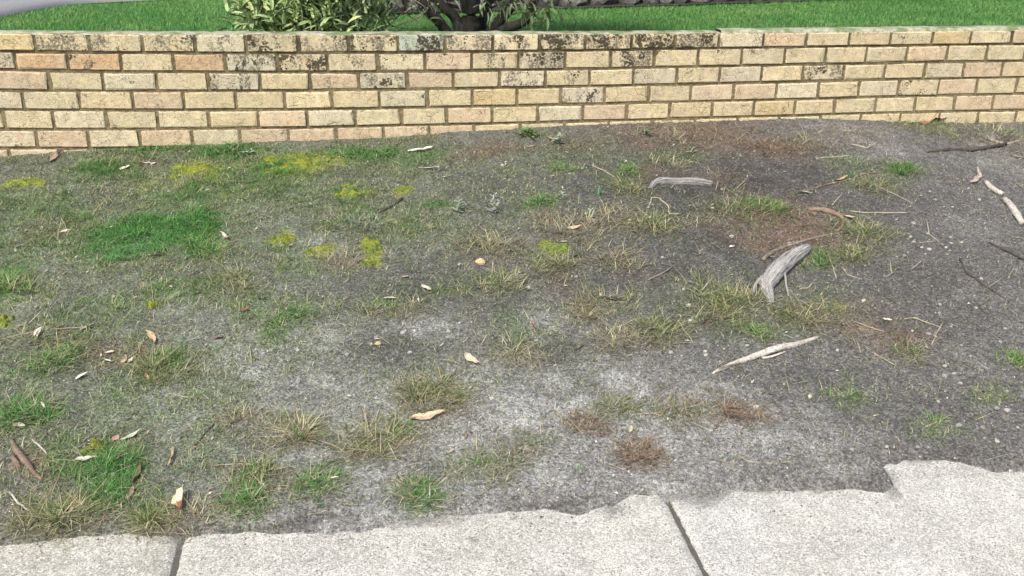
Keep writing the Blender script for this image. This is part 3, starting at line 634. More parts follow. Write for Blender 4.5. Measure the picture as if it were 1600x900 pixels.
# ---- grass tufts, each a thing
def tuft(px, py, rad, hgt, pal, label, n=90, group='grass tufts on the verge', wid=(.0016, .0034), lean=(.42, .99), name='grass_tuft', cat='grass tuft', dead=.25):
    c = at(px, py+hgt*.25); m = scale_at(c)
    R, Hh = rad*m, hgt*m*(.82 if name == 'grass_tuft' else 1)
    n = int(n*1.25) if name == 'grass_tuft' else n
    th = rng.uniform(0, 6.283, n)
    rr = R*(.78 if name == 'grass_tuft' else .5)*rng.random(n)**.6*np.where(rng.random(n) < .2, 1.5, 1)*(.6+.8*vn(np.cos(th)+px, np.sin(th)+py, 1.4, 5))
    round_ = name != 'grass_tuft' or any(v in label for v in ('wheel', 'star', 'radiating', 'rosette', 'round', 'fan'))
    ox, oy = np.zeros(n), np.zeros(n)
    if not round_:
        q = rng.integers(0, 6, n); cx_ = rng.normal(0, .52, 6)*R; cy_ = rng.normal(0, .40, 6)*R; ox, oy = cx_[q], cy_[q]; rr = rr*rng.uniform(.25, .75, 6)[q]
    P = np.stack([rr*np.cos(th)+ox, rr*np.sin(th)+oy, np.zeros(n)], -1)
    P[:, 2] = H(c.x+P[:, 0], c.y+P[:, 1])-c.z-.004
    ln = rng.uniform(*lean, n); az = th+rng.normal(0, 1.5, n)
    L = np.minimum(R*rng.uniform(.35, .95, n)/np.maximum(ln, .4), Hh*rng.uniform(.5, 1.15, n)+R*.15) if name == 'grass_tuft' else Hh*rng.uniform(.8, 1.25, n)
    col = pick(pal, n); dd = rng.random(n) < dead
    if pal in 'GODL': col[dd] = pick('S', dd.sum()); 
    low = ln > .75; kk = low & (rng.random(n) < .4); col[kk] = pick('B' if pal in 'BS' else 'S', kk.sum())
    V, Fc, C = blades(P, az, L, rng.uniform(*wid, n), ln, rng.uniform(.1, .9, n)*(1 if name == 'grass_tuft' else .2), col, 3)
    # a skirt of dead straw on the ground round the foot
    k2 = n//2; rr = R*(.2+.8*np.sqrt(rng.random(k2))); th = rng.uniform(0, 6.283, k2)
    P2 = np.stack([rr*np.cos(th), rr*np.sin(th), np.zeros(k2)], -1); P2[:, 2] = H(c.x+P2[:, 0], c.y+P2[:, 1])-c.z+.002
    V2, F2, C2 = blades(P2, th+rng.normal(0, 1.2, k2), R*rng.uniform(.25, .7, k2), rng.uniform(.0012, .0024, k2), rng.uniform(.8, .97, k2), rng.uniform(0, .5, k2), pick('S' if pal != 'B' else 'B', k2)*rng.uniform(.6, 1, (k2, 1)), 2)
    o = link(name, np_mesh(name, np.concatenate([V, V2]), np.concatenate([Fc, F2+len(V)]), np.concatenate([C, C2])), M_BLADE); o.location = c
    tag(o, label, cat, group)
for px, py, ra, hg, pal, lab, n in TUFTS:
    tuft(px, py, ra, hg, pal, lab, n)
for px, py, ra, hg, pal, lab in [(937, 302, 6, 18, 'T', 'pair of upright blue-green shoots on dark soil'), (1329, 272, 6, 15, 'T', 'single upright blue-green shoot beside the fan-shaped tuft')]:
    tuft(px, py, ra, hg, pal, lab, 7, 'blue-green shoots', (.006, .010), (.0, .25), 'shoot', 'shoot', 0)

# ---- small broad-leaved weeds: stem tips with paired leaves
def leaf_grid(L, W, curl, fold, colr, edge=None, nl=5, twist=0.0):
    """lance-shaped leaf along +x with a fold at the midrib, V, F, C arrays"""
    V = []; C = []
    for i in range(nl+1):
        t = i/nl; wd = W*.5*(math.sin(math.pi*min(t**.8, 1))**.8 if 0 < t < 1 else .06)
        zc = curl*L*(t-.15)**2; tw = twist*t
        for s in (-1, -.45, 0, .45, 1):
            V.append((L*t, s*wd*math.cos(tw), zc+abs(s)*wd*fold+s*wd*math.sin(tw)))
            C.append(edge if (edge is not None and abs(s) > .9) else tuple(c*(1.12 if s == 0 else 1) for c in colr))
    F = [[i*5+j, (i+1)*5+j, (i+1)*5+j+1, i*5+j+1] for i in range(nl) for j in range(4)]
    return np.array(V), np.array(F), np.array(C)
def xf(V, loc, az, el, roll=0.0, s=1.0):
    m = Matrix.Rotation(az, 3, 'Z') @ Matrix.Rotation(-el, 3, 'Y') @ Matrix.Rotation(roll, 3, 'X')
    return (V*s) @ np.array(m).T + np.array(loc)
def weed(px, py, r, h, colr, label, n=16, lw=.3, name='weed', cat='weed'):
    c = at(px, py+h*.4); m = scale_at(c); Vs = []; Fs = []; Cs = []; o_ = 0
    for i in range(n):
        t = i/n; az = i*2.4+rnd.uniform(-.3, .3); L = r*m*rnd.uniform(.45, .8)*(1.1-.5*t)
        V, F, C = leaf_grid(L, L*lw, -.2, .3, tuple(v*rnd.uniform(.75, 1.25) for v in colr), None, 3)
        Vs.append(xf(V, (rnd.uniform(-.2, .2)*r*m, rnd.uniform(-.2, .2)*r*m, .004+h*m*t), az, rnd.uniform(.1, .7))); Fs.append(F+o_); Cs.append(C); o_ += len(V)
    o = link(name, np_mesh(name, np.concatenate(Vs), np.concatenate(Fs), np.concatenate(Cs), True), M_LEAF); o.location = c
    tag(o, label, cat, 'leafy weeds on the verge')
GY = (.27, .33, .23); SG = (.33, .37, .31); GN = (.12, .20, .08)
for a in [(717, 322, 17, 22, GY, 'pale grey-green fleshy sprig beside green grass, left of its grey twin', 22), (772, 320, 17, 32, SG, 'silvery grey upright sprig right of the fleshy green sprig', 26), (876, 306, 16, 18, SG, 'thin silver sprig above the bushy straw tuft', 12),
          (922, 333, 14, 16, GY, 'small grey sprig right of the bushy straw tuft', 12), (826, 209, 28, 12, GN, 'leafy green weed below the centre of the wall', 26), (872, 217, 24, 12, GY, 'paler leafy weed right of the green weed below the wall', 20),
          (1080, 236, 14, 10, GY, 'small pale weed on red litter below the wall', 12), (362, 234, 24, 18, GN, 'upright leafy weed against the wall, right of the leaning stalk', 20), (390, 240, 20, 10, GY, 'flat pale weed left of the largest moss mat', 14),
          (1010, 208, 20, 10, GN, 'dull green weed on red litter against the wall', 14), (118, 262, 8, 10, GY, 'tiny upright pale sprig near the wall at left', 7), (500, 790, 10, 6, GN, 'tiny green sprout at the footpath edge', 8), (905, 733, 8, 8, (.16, .3, .1), 'tiny bright sprout near the path edge in the middle', 8)]:
    weed(*a)

# ---- wood: branches, sticks, twigs
def tube(pts, rads, sides=8, rough=.12, seed=0, ridge=0.0):
    pts = [Vector(p) for p in pts]; n = len(pts); V = []; r = random.Random(seed)
    ph = [r.uniform(0, 6.28) for _ in range(3)]
    up = Vector((0, 0, 1))
    for i, p in enumerate(pts):
        d = (pts[min(i+1, n-1)]-pts[max(i-1, 0)]).normalized(); u = d.cross(up)
        if u.length < .05: u = d.cross(Vector((1, 0, 0)))
        u.normalize(); v = u.cross(d)
        for j in range(sides):
            a = 6.2832*j/sides
            rr = rads[i]*(1+rough*r.uniform(-1, 1)+ridge*(math.sin(3*a+ph[0])*.6+math.sin(7*a+ph[1])*.4))
            V.append(p+u*math.cos(a)*rr+v*math.sin(a)*rr)
    F = [[i*sides+j, i*sides+(j+1) % sides, (i+1)*sides+(j+1) % sides, (i+1)*sides+j] for i in range(n-1) for j in range(sides)]
    c0 = len(V); V.append(pts[0]); V.append(pts[-1])
    F += [[(j+1) % sides, j, c0, c0] for j in range(sides)]; b = (n-1)*sides
    F += [[b+j, b+(j+1) % sides, c0+1, c0+1] for j in range(sides)]
    return V, F
def tube_mesh(name, parts, smooth=True):
    me = bpy.data.meshes.new(name); VV = []; FF = []; o = 0
    for V, F in parts:
        VV += [tuple(v) for v in V]; FF += [[i+o for i in dict.fromkeys(f)] for f in F]; o += len(V)
    me.from_pydata(VV, [], FF); me.update()
    if smooth: me.polygons.foreach_set('use_smooth', np.ones(len(me.polygons), bool))
    return me
def smooth_line(pts, rads, k=4):
    P = [Vector(p) for p in pts]; out = []; ro = []
    for i in range(len(P)-1):
        a, b, c, d = P[max(i-1, 0)], P[i], P[i+1], P[min(i+2, len(P)-1)]
        for s in range(k):
            t = s/k
            out.append(.5*((2*b)+(c-a)*t+(2*a-5*b+4*c-d)*t*t+(3*b-a-3*c+d)*t**3)); ro.append(rads[i]*(1-t)+rads[i+1]*t)
    out.append(P[-1]); ro.append(rads[-1]); return out, ro
def mat_wood(name, c0, c1, c2, crack=.5, axis=(4, 4, 4), rough=.9):
    k = NM(name, rough); p = k.pos('Object'); n = k.noise(k.mapv(p, axis), 9, 5, .7, .6); n2 = k.noise(p, 140, 3, .7)
    cc = k.mix(k.ramp(n, .32, .68), c0, c1); cc = k.mix(k.math('MULTIPLY', k.ramp(n2, .5, .68), crack), cc, c2)
    k.color(cc); k.bump(k.math('ADD', n, k.math('MULTIPLY', n2, .6)), 1.0, .006); return k.m
def _wood_grey():
    """weathered timber: long grain that follows the branch (stored round/along coordinates)"""
    k = NM('weathered_wood', .9); at_ = k.node('ShaderNodeAttribute', attribute_name='grain')
    g = k.noise(k.mapv(at_.outputs['Vector'], (1, .07, 1)), 5.5, 5, .75, .4); g2 = k.noise(at_.outputs['Vector'], 2.2, 4)
    n2 = k.noise(k.pos('Object'), 180, 3)
    cc = k.mix(k.ramp(g, .3, .7), (.20, .192, .175), (.50, .49, .455)); cc = k.mix(k.ramp(g2, .55, .75, 0, .5), cc, (.24, .21, .17))
    cc = k.mix(k.ramp(g, .44, .36, 0, .95), cc, (.05, .045, .04)); cc = k.mix(1., cc, k.grey(k.ramp(n2, .3, .7, .8, 1.2)), 'MULTIPLY')
    k.color(cc); k.bump(g, 1., .008); return k.m
M_GREYWOOD = _wood_grey()
M_STICK = mat_wood('stick_bark', (.17, .135, .10), (.30, .26, .21), (.06, .05, .04)); M_DARKSTICK = mat_wood('dark_bark', (.05, .042, .036), (.11, .095, .08), (.03, .025, .02))
M_STRAW = mat_wood('straw_stem', (.30, .26, .19), (.46, .42, .33), (.18, .14, .09), .5); M_BARK = mat_wood('red_bark', (.17, .115, .08), (.28, .21, .155), (.08, .055, .04))
M_PEELED = mat_wood('peeled_wood', (.42, .39, .33), (.58, .56, .51), (.20, .14, .09), .8, (3, 3, 3))
def grain_attr(me, sides, n):
    a = me.attributes.new('grain', 'FLOAT_VECTOR', 'POINT'); v = np.zeros((len(me.vertices), 3), np.float32)
    for i in range(min(len(v), n*sides)): v[i] = (math.cos(6.283*(i % sides)/sides), i//sides*.35, math.sin(6.283*(i % sides)/sides))
    a.data.foreach_set('vector', v.ravel())
def branch(name, pp, rpx, mat, label, cat, group=None, sides=8, k=4, lift=.7, rough=.12, ridge=0., extra=None, jit=.0, lifts=None, grain=False):
    """pp: places along the branch; rpx: half thickness there in photograph pixels"""
    pts = []; rads = []
    for i, (px, py) in enumerate(pp):
        q = at(px, py); m = scale_at(q); r = (rpx[i] if isinstance(rpx, (list, tuple)) else rpx)*m
        q = at(px, py+r/m*.5); q.z += r*lift + (lifts[i]*m if lifts else 0); pts.append(q); rads.append(r)
    base = pts[0].copy(); base.z = at(*pp[0]).z
    P, Rr = smooth_line([p-base for p in pts], rads, k)
    if jit: P, Rr = zip(*[(Vector(a).lerp(b, t/3)-base, r0) for a, b, r0 in zip(pts, pts[1:], rads) for t in range(3)]); P = list(P)+[pts[-1]-base]; Rr = list(Rr)+[rads[-1]*.6]
    if jit: P = [p+Vector((rnd.uniform(-jit, jit), rnd.uniform(-jit, jit), rnd.uniform(0, jit*.6))) for p in P]
    parts = [tube(P, Rr, sides, rough, rnd.randrange(999), ridge)]
    me = tube_mesh(name, parts)
    if grain: grain_attr(me, sides, len(P))
    o = link(name, me, mat); o.location = base
    for ex in (extra or []):
        q = [at(a, b)-base for a, b in ex['p']]; m = scale_at(q[0]+base)
        for i, v in enumerate(q): v.z += ex['r']*m + (ex['lift'][i]*m if 'lift' in ex else .002)
        P2, R2 = smooth_line(q, [ex['r']*m*(1-.6*i/len(q)) for i in range(len(q))], 3)
        link(ex.get('n', 'side_twig'), tube_mesh('side_twig', [tube(P2, R2, 6, .1, 3)]), ex.get('m', mat), o)
    tag(o, label, cat, group)
    return o
# the big weathered branch with its split foot
branch('fallen_branch', [(1262, 386), (1250, 393), (1234, 405), (1216, 420), (1202, 436), (1197, 448), (1201, 460), (1206, 474)], [6, 11, 13, 14, 13.5, 11, 7.5, 3.5], M_GREYWOOD, 'thick grey weathered branch with cracked grain lying among tufts', 'branch', None, 30, 7, .45, .06, .10,
       [{'p': [(1222, 424), (1226, 440), (1228, 452), (1232, 464)], 'r': 2.2, 'lift': [8, 6, 2, 0]}, {'p': [(1192, 440), (1180, 450), (1177, 460)], 'r': 3.5, 'n': 'root_stub', 'lift': [6, 3, 0]}], grain=True)
branch('short_log', [(1017, 292), (1024, 285), (1036, 281), (1060, 282), (1085, 283), (1112, 287)], [3, 5.5, 7, 6, 6.5, 5], M_GREYWOOD, 'short pale grey log bent at its left end below the wall', 'log', None, 22, 6, .4, .08, .11, grain=True)
branch('peeled_stick', [(1113, 584), (1128, 576), (1150, 567), (1180, 557), (1215, 547), (1245, 538), (1279, 527)], [2, 3, 4, 4.8, 5.2, 4.2, 1.5], M_PEELED, 'long pale peeled stick split at its lower end', 'stick', None, 12, 5, .7, .14, .1,
       [{'p': [(1190, 562), (1205, 560), (1226, 553)], 'r': 2.2, 'n': 'split_sliver'}, {'p': [(1122, 580), (1140, 574), (1156, 570)], 'r': 2.5, 'n': 'bark_flake', 'm': M_STICK}])
branch('white_stick', [(1540, 283), (1552, 292), (1566, 304)], [3, 4.5, 3.5], M_PEELED, 'upper piece of a broken white stick at the right edge', 'stick', 'broken white stick', 10, 5, .8, .15, .08)
branch('white_stick', [(1569, 312), (1582, 328), (1596, 350)], [4, 5.5, 4.5], M_PEELED, 'lower thicker piece of a broken white stick at the right edge', 'stick', 'broken white stick', 10, 5, .8, .16, .08)
branch('dark_stick', [(1450, 238), (1480, 234), (1515, 231), (1545, 228), (1572, 222)], [1.6, 2.6, 3.4, 3.4, 2.5], M_DARKSTICK, 'dark brown stick lying near the wall at right', 'stick', None, 8, 4, .8)
branch('bark_strip', [(1262, 326), (1285, 329), (1306, 333), (1316, 342), (1316, 354), (1306, 362)], [2.5, 4.5, 4, 3, 2.5, 2], M_BARK, 'curled red-brown bark strip on the bark litter', 'bark', None, 8, 4, .8, .2)
branch('dark_root', [(1192, 406), (1205, 396), (1225, 386), (1255, 377), (1290, 369), (1318, 363)], [3.4, 3.2, 2.8, 2.2, 1.8, 1.2], M_STICK, 'dark bent root above the grey branch', 'root', None, 8, 4, .8)
TW = [([(1254, 294), (1290, 289), (1320, 281), (1350, 272), (1386, 263)], 1.3, M_BARK, 'brown twig leaning up towards the vivid green tuft'),
 ([(1328, 330), (1350, 333), (1380, 333), (1422, 332)], 1.3, M_STRAW, 'straight pale twig right of the bark strip'), ([(1338, 380), (1344, 360), (1351, 342)], 1.2, M_STRAW, 'short straw twig across the olive tuft right of the bark'),
 ([(572, 357), (580, 345), (592, 334), (612, 322), (630, 310)], 2.2, M_DARKSTICK, 'dark forked twig on grass, left of the fleshy sprig'), ([(1012, 438), (1030, 430), (1052, 417)], 1.5, M_STICK, 'short straight twig on bare soil mid right'),
 ([(926, 242), (927, 257), (945, 268), (970, 281)], 1.2, M_STRAW, 'thin bent pale twig above the blue-green shoots'), ([(1014, 322), (1018, 309), (1030, 310), (1044, 322), (1046, 330), (1066, 335)], 1.3, M_STRAW, 'zigzag white twig below the short log'),
 ([(1456, 540), (1462, 522), (1474, 503)], 1.5, M_STRAW, 'pale twig crossing another twig at right'), ([(1412, 499), (1430, 497), (1452, 506), (1470, 512)], 1.2, M_STRAW, 'curved thin twig meeting the crossing twig at right'),
 ([(1500, 404), (1508, 422), (1525, 436), (1545, 450), (1572, 462)], 1.6, M_DARKSTICK, 'thin dark root creeping over soil at right'), ([(1545, 380), (1570, 392), (1600, 406)], 2.0, M_DARKSTICK, 'dark root end near the right edge'),
 ([(-5, 532), (30, 524), (70, 515), (150, 511)], 1.3, M_STRAW, 'long straw stem arched at the left edge, upper of two'), ([(-5, 592), (30, 566), (80, 545), (150, 529)], 1.3, M_STRAW, 'long straw stem at the left edge, lower of two'),
 ([(237, 449), (240, 475), (241, 505)], 1.1, M_STRAW, 'upright straw stalk on bare soil at left'), ([(262, 616), (290, 620), (332, 624)], 1.2, M_STRAW, 'flat pale straw below the big dark olive tuft'),
 ([(304, 697), (318, 680), (336, 663)], 1.5, M_DARKSTICK, 'short dark twig left of the dried tuft'), ([(392, 545), (393, 575)], 1.2, M_STRAW, 'short upright straw on pale sand left of centre'), ([(1146, 700), (1153, 712), (1170, 722), (1220, 725)], 1.2, M_STRAW, 'curved white straw just above the path'),
 ([(578, 497), (590, 490), (600, 486)], 1.4, M_STICK, 'short brown stick below the low centre tuft'), ([(1080, 716), (1110, 716), (1150, 728)], 1.2, M_STICK, 'faint flat twig near the path joint'), ([(985, 648), (1020, 646), (1050, 655)], 1.1, M_STRAW, 'pale straw through the dark tufts near the path'),
 ([(1445, 668), (1465, 659)], 1.3, M_STRAW, 'short straw stick at lower right'), ([(330, 728), (370, 725), (402, 726)], 1.3, M_STRAW, 'straight dry stem above the soft green tuft'), ([(480, 805), (500, 801), (512, 797)], 1.1, M_STRAW, 'small pale straw at the path edge'),
 ([(15, 770), (30, 787), (46, 799)], 1.8, M_PEELED, 'pale curved stick in the lower left corner'), ([(52, 688), (62, 697), (75, 711)], 1.6, M_PEELED, 'pale stick behind the curled bark'), ([(115, 704), (130, 714)], 1.6, M_STRAW, 'short pale stick above the white leaf'),
 ([(215, 272), (232, 238), (243, 200)], 1.0, M_STRAW, 'dry grass stalk leaning on the left part of the wall'), ([(1330, 225), (1355, 230), (1372, 222)], 1.6, M_STRAW, 'bleached straw bundle on grey sand below the wall'), ([(1545, 212), (1575, 213), (1600, 211)], 1.8, M_STRAW, 'white straw at the wall base, right corner'),
 ([(1578, 242), (1600, 248)], 1.6, M_STICK, 'grey twig end at the upper right edge'), ([(1448, 343), (1452, 362), (1462, 372), (1474, 384)], 1.1, M_STRAW, 'thin wavy straw among the white pebbles'), ([(1436, 380), (1450, 378), (1462, 377)], 1.0, M_STRAW, 'tiny straight straw among the white pebbles'),
 ([(1425, 420), (1443, 404)], 1.0, M_STRAW, 'thin straw below the white pebbles'), ([(1390, 409), (1393, 428)], 1.2, M_STRAW, 'short upright straw left of the white pebbles'), ([(1292, 392), (1302, 420), (1306, 436)], 1.2, M_STRAW, 'thin straw right of the grey branch'),
 ([(1315, 418), (1325, 430), (1348, 437)], 1.2, M_STRAW, 'curved straw below the round soft tuft'), ([(1250, 452), (1262, 450), (1270, 443)], 1.4, M_STRAW, 'bent straw right of the branch foot'), ([(1340, 535), (1345, 552)], 1.3, M_STRAW, 'short straw left of the star tuft'),
 ([(1350, 540), (1370, 558), (1400, 572)], 1.1, M_STRAW, 'straw lying across the red litter at right'), ([(1335, 503), (1360, 512), (1382, 520)], 1.1, M_STRAW, 'pale straw on the red litter below the branch'), ([(1058, 500), (1068, 515), (1083, 535)], 1.2, M_STRAW, 'curved straw right of the radiating tuft'),
 ([(965, 512), (985, 503), (1005, 497)], 1.2, M_STRAW, 'straw bridging two tufts above the peeled stick'), ([(855, 622), (868, 640), (880, 656)], 1.0, M_STRAW, 'fine straw left of the flat rust-brown tuft'), ([(640, 622), (652, 612), (630, 600)], 1.0, M_DARKSTICK, 'fine dark twig left of the domed straw tuft'),
 ([(692, 562), (706, 565), (720, 568)], 1.0, M_STRAW, 'fine straw touching the pale curled leaf'), ([(900, 547), (912, 540)], 1.2, M_DARKSTICK, 'tiny dark twig beside the dark bare patch'), ([(1300, 320), (1318, 300)], 1.0, M_STRAW, 'fine straw above the bark strip'),
 ([(1275, 248), (1310, 243), (1330, 240)], 1.2, M_STRAW, 'fine bleached straw below the wall at right'), ([(1368, 290), (1400, 305), (1425, 318)], 1.0, M_STRAW, 'long fine straw right of the fan-shaped tuft'), ([(1580, 270), (1585, 285), (1600, 294)], 1.2, M_STICK, 'curved brown twig at the right edge')]
for pp, r, m, lab in TW:
    ex = None
    if 'forked' in lab: ex = [{'p': [(590, 338), (578, 343), (562, 347)], 'r': 1.3}]
    if 'leaning on' in lab: 
        a = at(215, 275); q = [a, Vector((a.x+.04, -.06, a.z+.06)), on_wall(243, 200, -.006)]
        P, Rr = smooth_line([v-a for v in q], [.0016, .0014, .0008], 4); o = link('twig', tube_mesh('twig', [tube(P, Rr, 6, .1)]), m); o.location = a; tag(o, lab, 'stalk', 'twigs and straws on the verge'); continue
    branch('twig', pp, r*(.78 if m is M_STRAW else .9), m, lab, 'twig', 'twigs and straws on the verge', 6, 3, .9, .2, 0, ex, .0022)

# ---- fallen leaves
def fallen(px, py, lpx, ang, colr, label, wid=.28, curl=.5, name='fallen_leaf', cat='leaf', edge=None, lift=.006, tipc=None, twist=.4):
    c = at(px, py); m = scale_at(c)
    a = math.radians(ang); e0 = at(px-lpx/2*math.cos(a), py+lpx/2*math.sin(a)); e1 = at(px+lpx/2*math.cos(a), py-lpx/2*math.sin(a))
    d = e1-e0; L = d.length
    V, F, C = leaf_grid(1, wid*(lpx*m/L if L > 0 else 1)*rnd.uniform(.85, 1.1), rnd.uniform(.3, 1)*curl*.5, .35, colr, edge, 7, twist*rnd.choice((-1, 1)))
    if tipc is not None: C[:len(C)//3] = tipc
    V[:, 1] += rnd.uniform(-.14, .14)*np.sin(V[:, 0]*3.1)+.05*wid*rng.normal(0, 1, len(V)); V[:, 2] += .02*rng.normal(0, 1, len(V))
    C = C*rng.uniform(.88, 1.1, (len(C), 1))
    V = xf(V-np.array([.5, 0, 0]), (0, 0, lift), math.atan2(d.y, d.x), math.atan2(d.z, math.hypot(d.x, d.y)), rnd.uniform(-.3, .3), L)
    V2 = V.copy(); V2[:, 2] -= .0012
    n = len(V); F2 = F[:, ::-1]+n
    o = link(name, np_mesh(name, np.concatenate([V, V2]), np.concatenate([F, F2]), np.concatenate([C, C*.8]), True), M_LEAF); o.location = c
    tag(o, label, cat, 'fallen leaves on the verge'); return o
CR = (.56, .51, .40); TN = (.42, .31, .19); PL = (.46, .43, .36); BN = (.19, .115, .07); WH = (.60, .58, .52); GG = (.30, .33, .24)
LEAVES = [(247, 401, 27, 2, CR, 'cream leaf on the lower edge of the lush green patch', .3), (667, 652, 56, 9, (.50, .39, .26), 'longest tan gum leaf below the domed straw tuft', .24), (738, 564, 30, -38, (.48, .41, .30), 'pale curled leaf on grey sand, centre', .34), (667, 452, 20, -28, PL, 'small pale leaf on dark soil, centre', .3),
 (608, 469, 22, -4, PL, 'thin pale leaf on the low centre tuft', .25), (134, 722, 40, 4, (.56, .52, .42), 'cream leaf behind the broad weed rosette', .36), (286, 788, 34, 78, (.60, .54, .33), 'upright pale yellow leaf with a brown tip at the path edge', .5), (235, 530, 28, -58, (.44, .33, .20), 'orange gum leaf left of the big dark olive tuft', .34),
 (343, 530, 22, 4, (.25, .16, .11), 'brown leaf on bare sand right of the big olive tuft', .32), (128, 592, 22, 24, WH, 'white leaf on grey soil at left', .3), (137, 514, 26, 22, PL, 'pale leaf by the end of the long straw stem', .26), (60, 524, 18, 44, CR, 'small cream leaf above the rich green tuft', .3), (658, 231, 42, 4, WH, 'long white bark chip at the foot of the wall', .22),
 (897, 356, 24, 4, (.42, .33, .22), 'tan curved leaf in front of the bushy straw tuft', .28), (1460, 186, 30, 50, (.30, .16, .12), 'red-brown leaf leaning on the wall base at right', .6), (1326, 342, 20, -20, (.50, .40, .32), 'pinkish leaf chip on the red bark litter', .4), (1258, 303, 28, 2, GG, 'grey-green leaf left of the leaning brown twig', .2),
 (205, 684, 38, 22, (.36, .40, .30), 'curled grey-green leaf above the star-shaped weed', .22), (212, 740, 34, 72, BN, 'dark brown leaf right of the broad weed rosette', .26), (202, 774, 26, 64, (.30, .20, .15), 'pale brown leaf below the dark brown leaf', .3), (181, 688, 13, 40, (.38, .25, .19), 'small pink leaf bit behind the star-shaped weed', .7),
 (833, 516, 15, -70, (.33, .15, .10), 'small red leaf upright on pale sand', .3), (633, 435, 10, 10, (.48, .36, .26), 'small pinkish leaf bit on dark soil left of the pale leaf', .6), (195, 264, 18, 4, CR, 'white leaf chip near the wall at left', .35), (230, 257, 14, -8, WH, 'white flake in the brown litter near the wall', .35), (240, 258, 9, 20, WH, 'smallest white flake in the brown litter near the wall', .5),
 (85, 247, 22, 55, (.30, .23, .17), 'brown curled leaf near the wall at far left', .4), (350, 371, 20, -52, PL, 'narrow grey leaf right of the lush green patch', .24), (101, 359, 22, 4, CR, 'narrow cream leaf left of the lush green patch', .22), (173, 358, 14, 6, CR, 'short cream leaf at the left of the lush patch', .22), (266, 716, 30, 76, TN, 'narrow tan leaf standing on sand left of the pale green tuft', .18),
 (31, 668, 20, -8, CR, 'cream leaf below the lush tuft at the left edge', .34), (985, 674, 10, 80, (.46, .43, .20), 'small yellow leaf chip near the path', .5), (958, 470, 24, -8, (.055, .048, .042), 'dark leaf at the right of the low brown tuft', .3), (63, 525, 16, 60, PL, 'small pale leaf leaning on the cream leaf at left', .3),
 (172, 555, 16, 0, CR, 'cream chip in brown litter left of the big olive tuft', .3), (170, 567, 14, -20, WH, 'white chip in brown litter left of the big olive tuft', .4), (193, 564, 14, 60, (.40, .28, .21), 'pink chip in brown litter left of the big olive tuft', .5), (205, 566, 14, 40, CR, 'pale bent chip in brown litter beside the pink chip', .4), (228, 592, 16, -70, TN, 'tan strap leaf under the big dark olive tuft', .25),
 (68, 640, 16, -55, CR, 'cream sliver right of the lush tuft at the left edge', .2), (412, 762, 10, -60, CR, 'tiny cream leaf on the soft green tuft', .4), (525, 750, 16, 2, CR, 'small cream stick-like leaf on the low green tuft', .2), (672, 263, 36, -6, PL, 'long pale grass leaf on soil left of centre below the wall', .08), (690, 267, 12, 0, WH, 'tiny white sliver by the long pale grass leaf', .2),
 (697, 279, 14, 0, PL, 'small pale sliver below the long pale grass leaf', .15), (546, 622, 9, -50, WH, 'tiny white sliver left of the domed straw tuft', .3), (586, 690, 12, 20, (.45, .3, .2), 'pinkish dry blade in the wide olive tuft', .3), (1315, 275, 20, 15, TN, 'tan sliver below the blue-green shoot', .2),
 (1520, 277, 18, 60, (.36, .30, .26), 'grey-pink leaf left of the broken white stick', .5), (1385, 504, 14, -15, CR, 'small cream leaf in red litter at right', .3), (30, 388, 16, 2, PL, 'pale leaf sliver at the left edge mid verge', .25), (410, 470, 14, 0, BN, 'dark brown sliver left of the low centre tuft', .3), (383, 486, 20, 24, BN, 'brown bark sliver above the pale sand at left', .3), (1143, 388, 8, 0, WH, 'white fleck left of the bark litter', .5)]
for px, py, l, an, colr, lab, wd in LEAVES:
    fallen(px, py, l, an, colr, lab, wd, tipc=((.20, .085, .045) if 'brown tip' in lab else None), lift=.02 if 'upright' in lab else .008)
branch('curled_bark', [(18, 686), (26, 702), (38, 718), (52, 736), (66, 750)], [2, 4.5, 5.5, 4, 1.5], M_BARK, 'curled brown bark piece at the left edge below the lush tuft', 'bark', None, 9, 4, .5, .25, .1)
branch('curled_bark', [(20, 712), (26, 724), (32, 730)], [3, 5, 2], M_BARK, 'short pinkish bark piece left of the curled brown bark', 'bark', None, 8, 4, .5, .25, .1)

# ---- pebbles
def mat_stone(name, c0, c1):
    k = NM(name, .85); p = k.pos('Object'); n = k.noise(p, 60, 4, .65); oi = k.node('ShaderNodeObjectInfo')
    cc = k.mix(k.ramp(n, .3, .7), c0, c1); k.color(k.mix(1., cc, k.grey(k.ramp(oi.outputs['Random'], 0, 1, .7, 1.1)), 'MULTIPLY')); k.bump(n, .5, .004); return k.m
M_PEB = mat_stone('pebble_white', (.34, .33, .29), (.45, .44, .405)); M_TANROCK = mat_stone('pebble_tan', (.44, .35, .20), (.54, .45, .28))
def rock_mesh(name, seed, sub=2, amp=.3):
    r = random.Random(seed); bm = bmesh.new(); bmesh.ops.create_icosphere(bm, subdivisions=sub, radius=1)
    ax = [Vector((r.uniform(-1, 1), r.uniform(-1, 1), r.uniform(-1, 1))).normalized() for _ in range(9)]
    for v in bm.verts:
        n_ = v.co.normalized(); cut = min([1.0]+[(.72+.2*amp)/max(n_.dot(a), .01) for a in ax])
        v.co = n_*min(1, cut)*(1+r.uniform(-.05, .05))
    me = bpy.data.meshes.new(name); bm.to_mesh(me); bm.free(); return me
PM = [rock_mesh('pebble', i, 1) for i in range(6)]
for me in PM: me.materials.append(M_PEB)
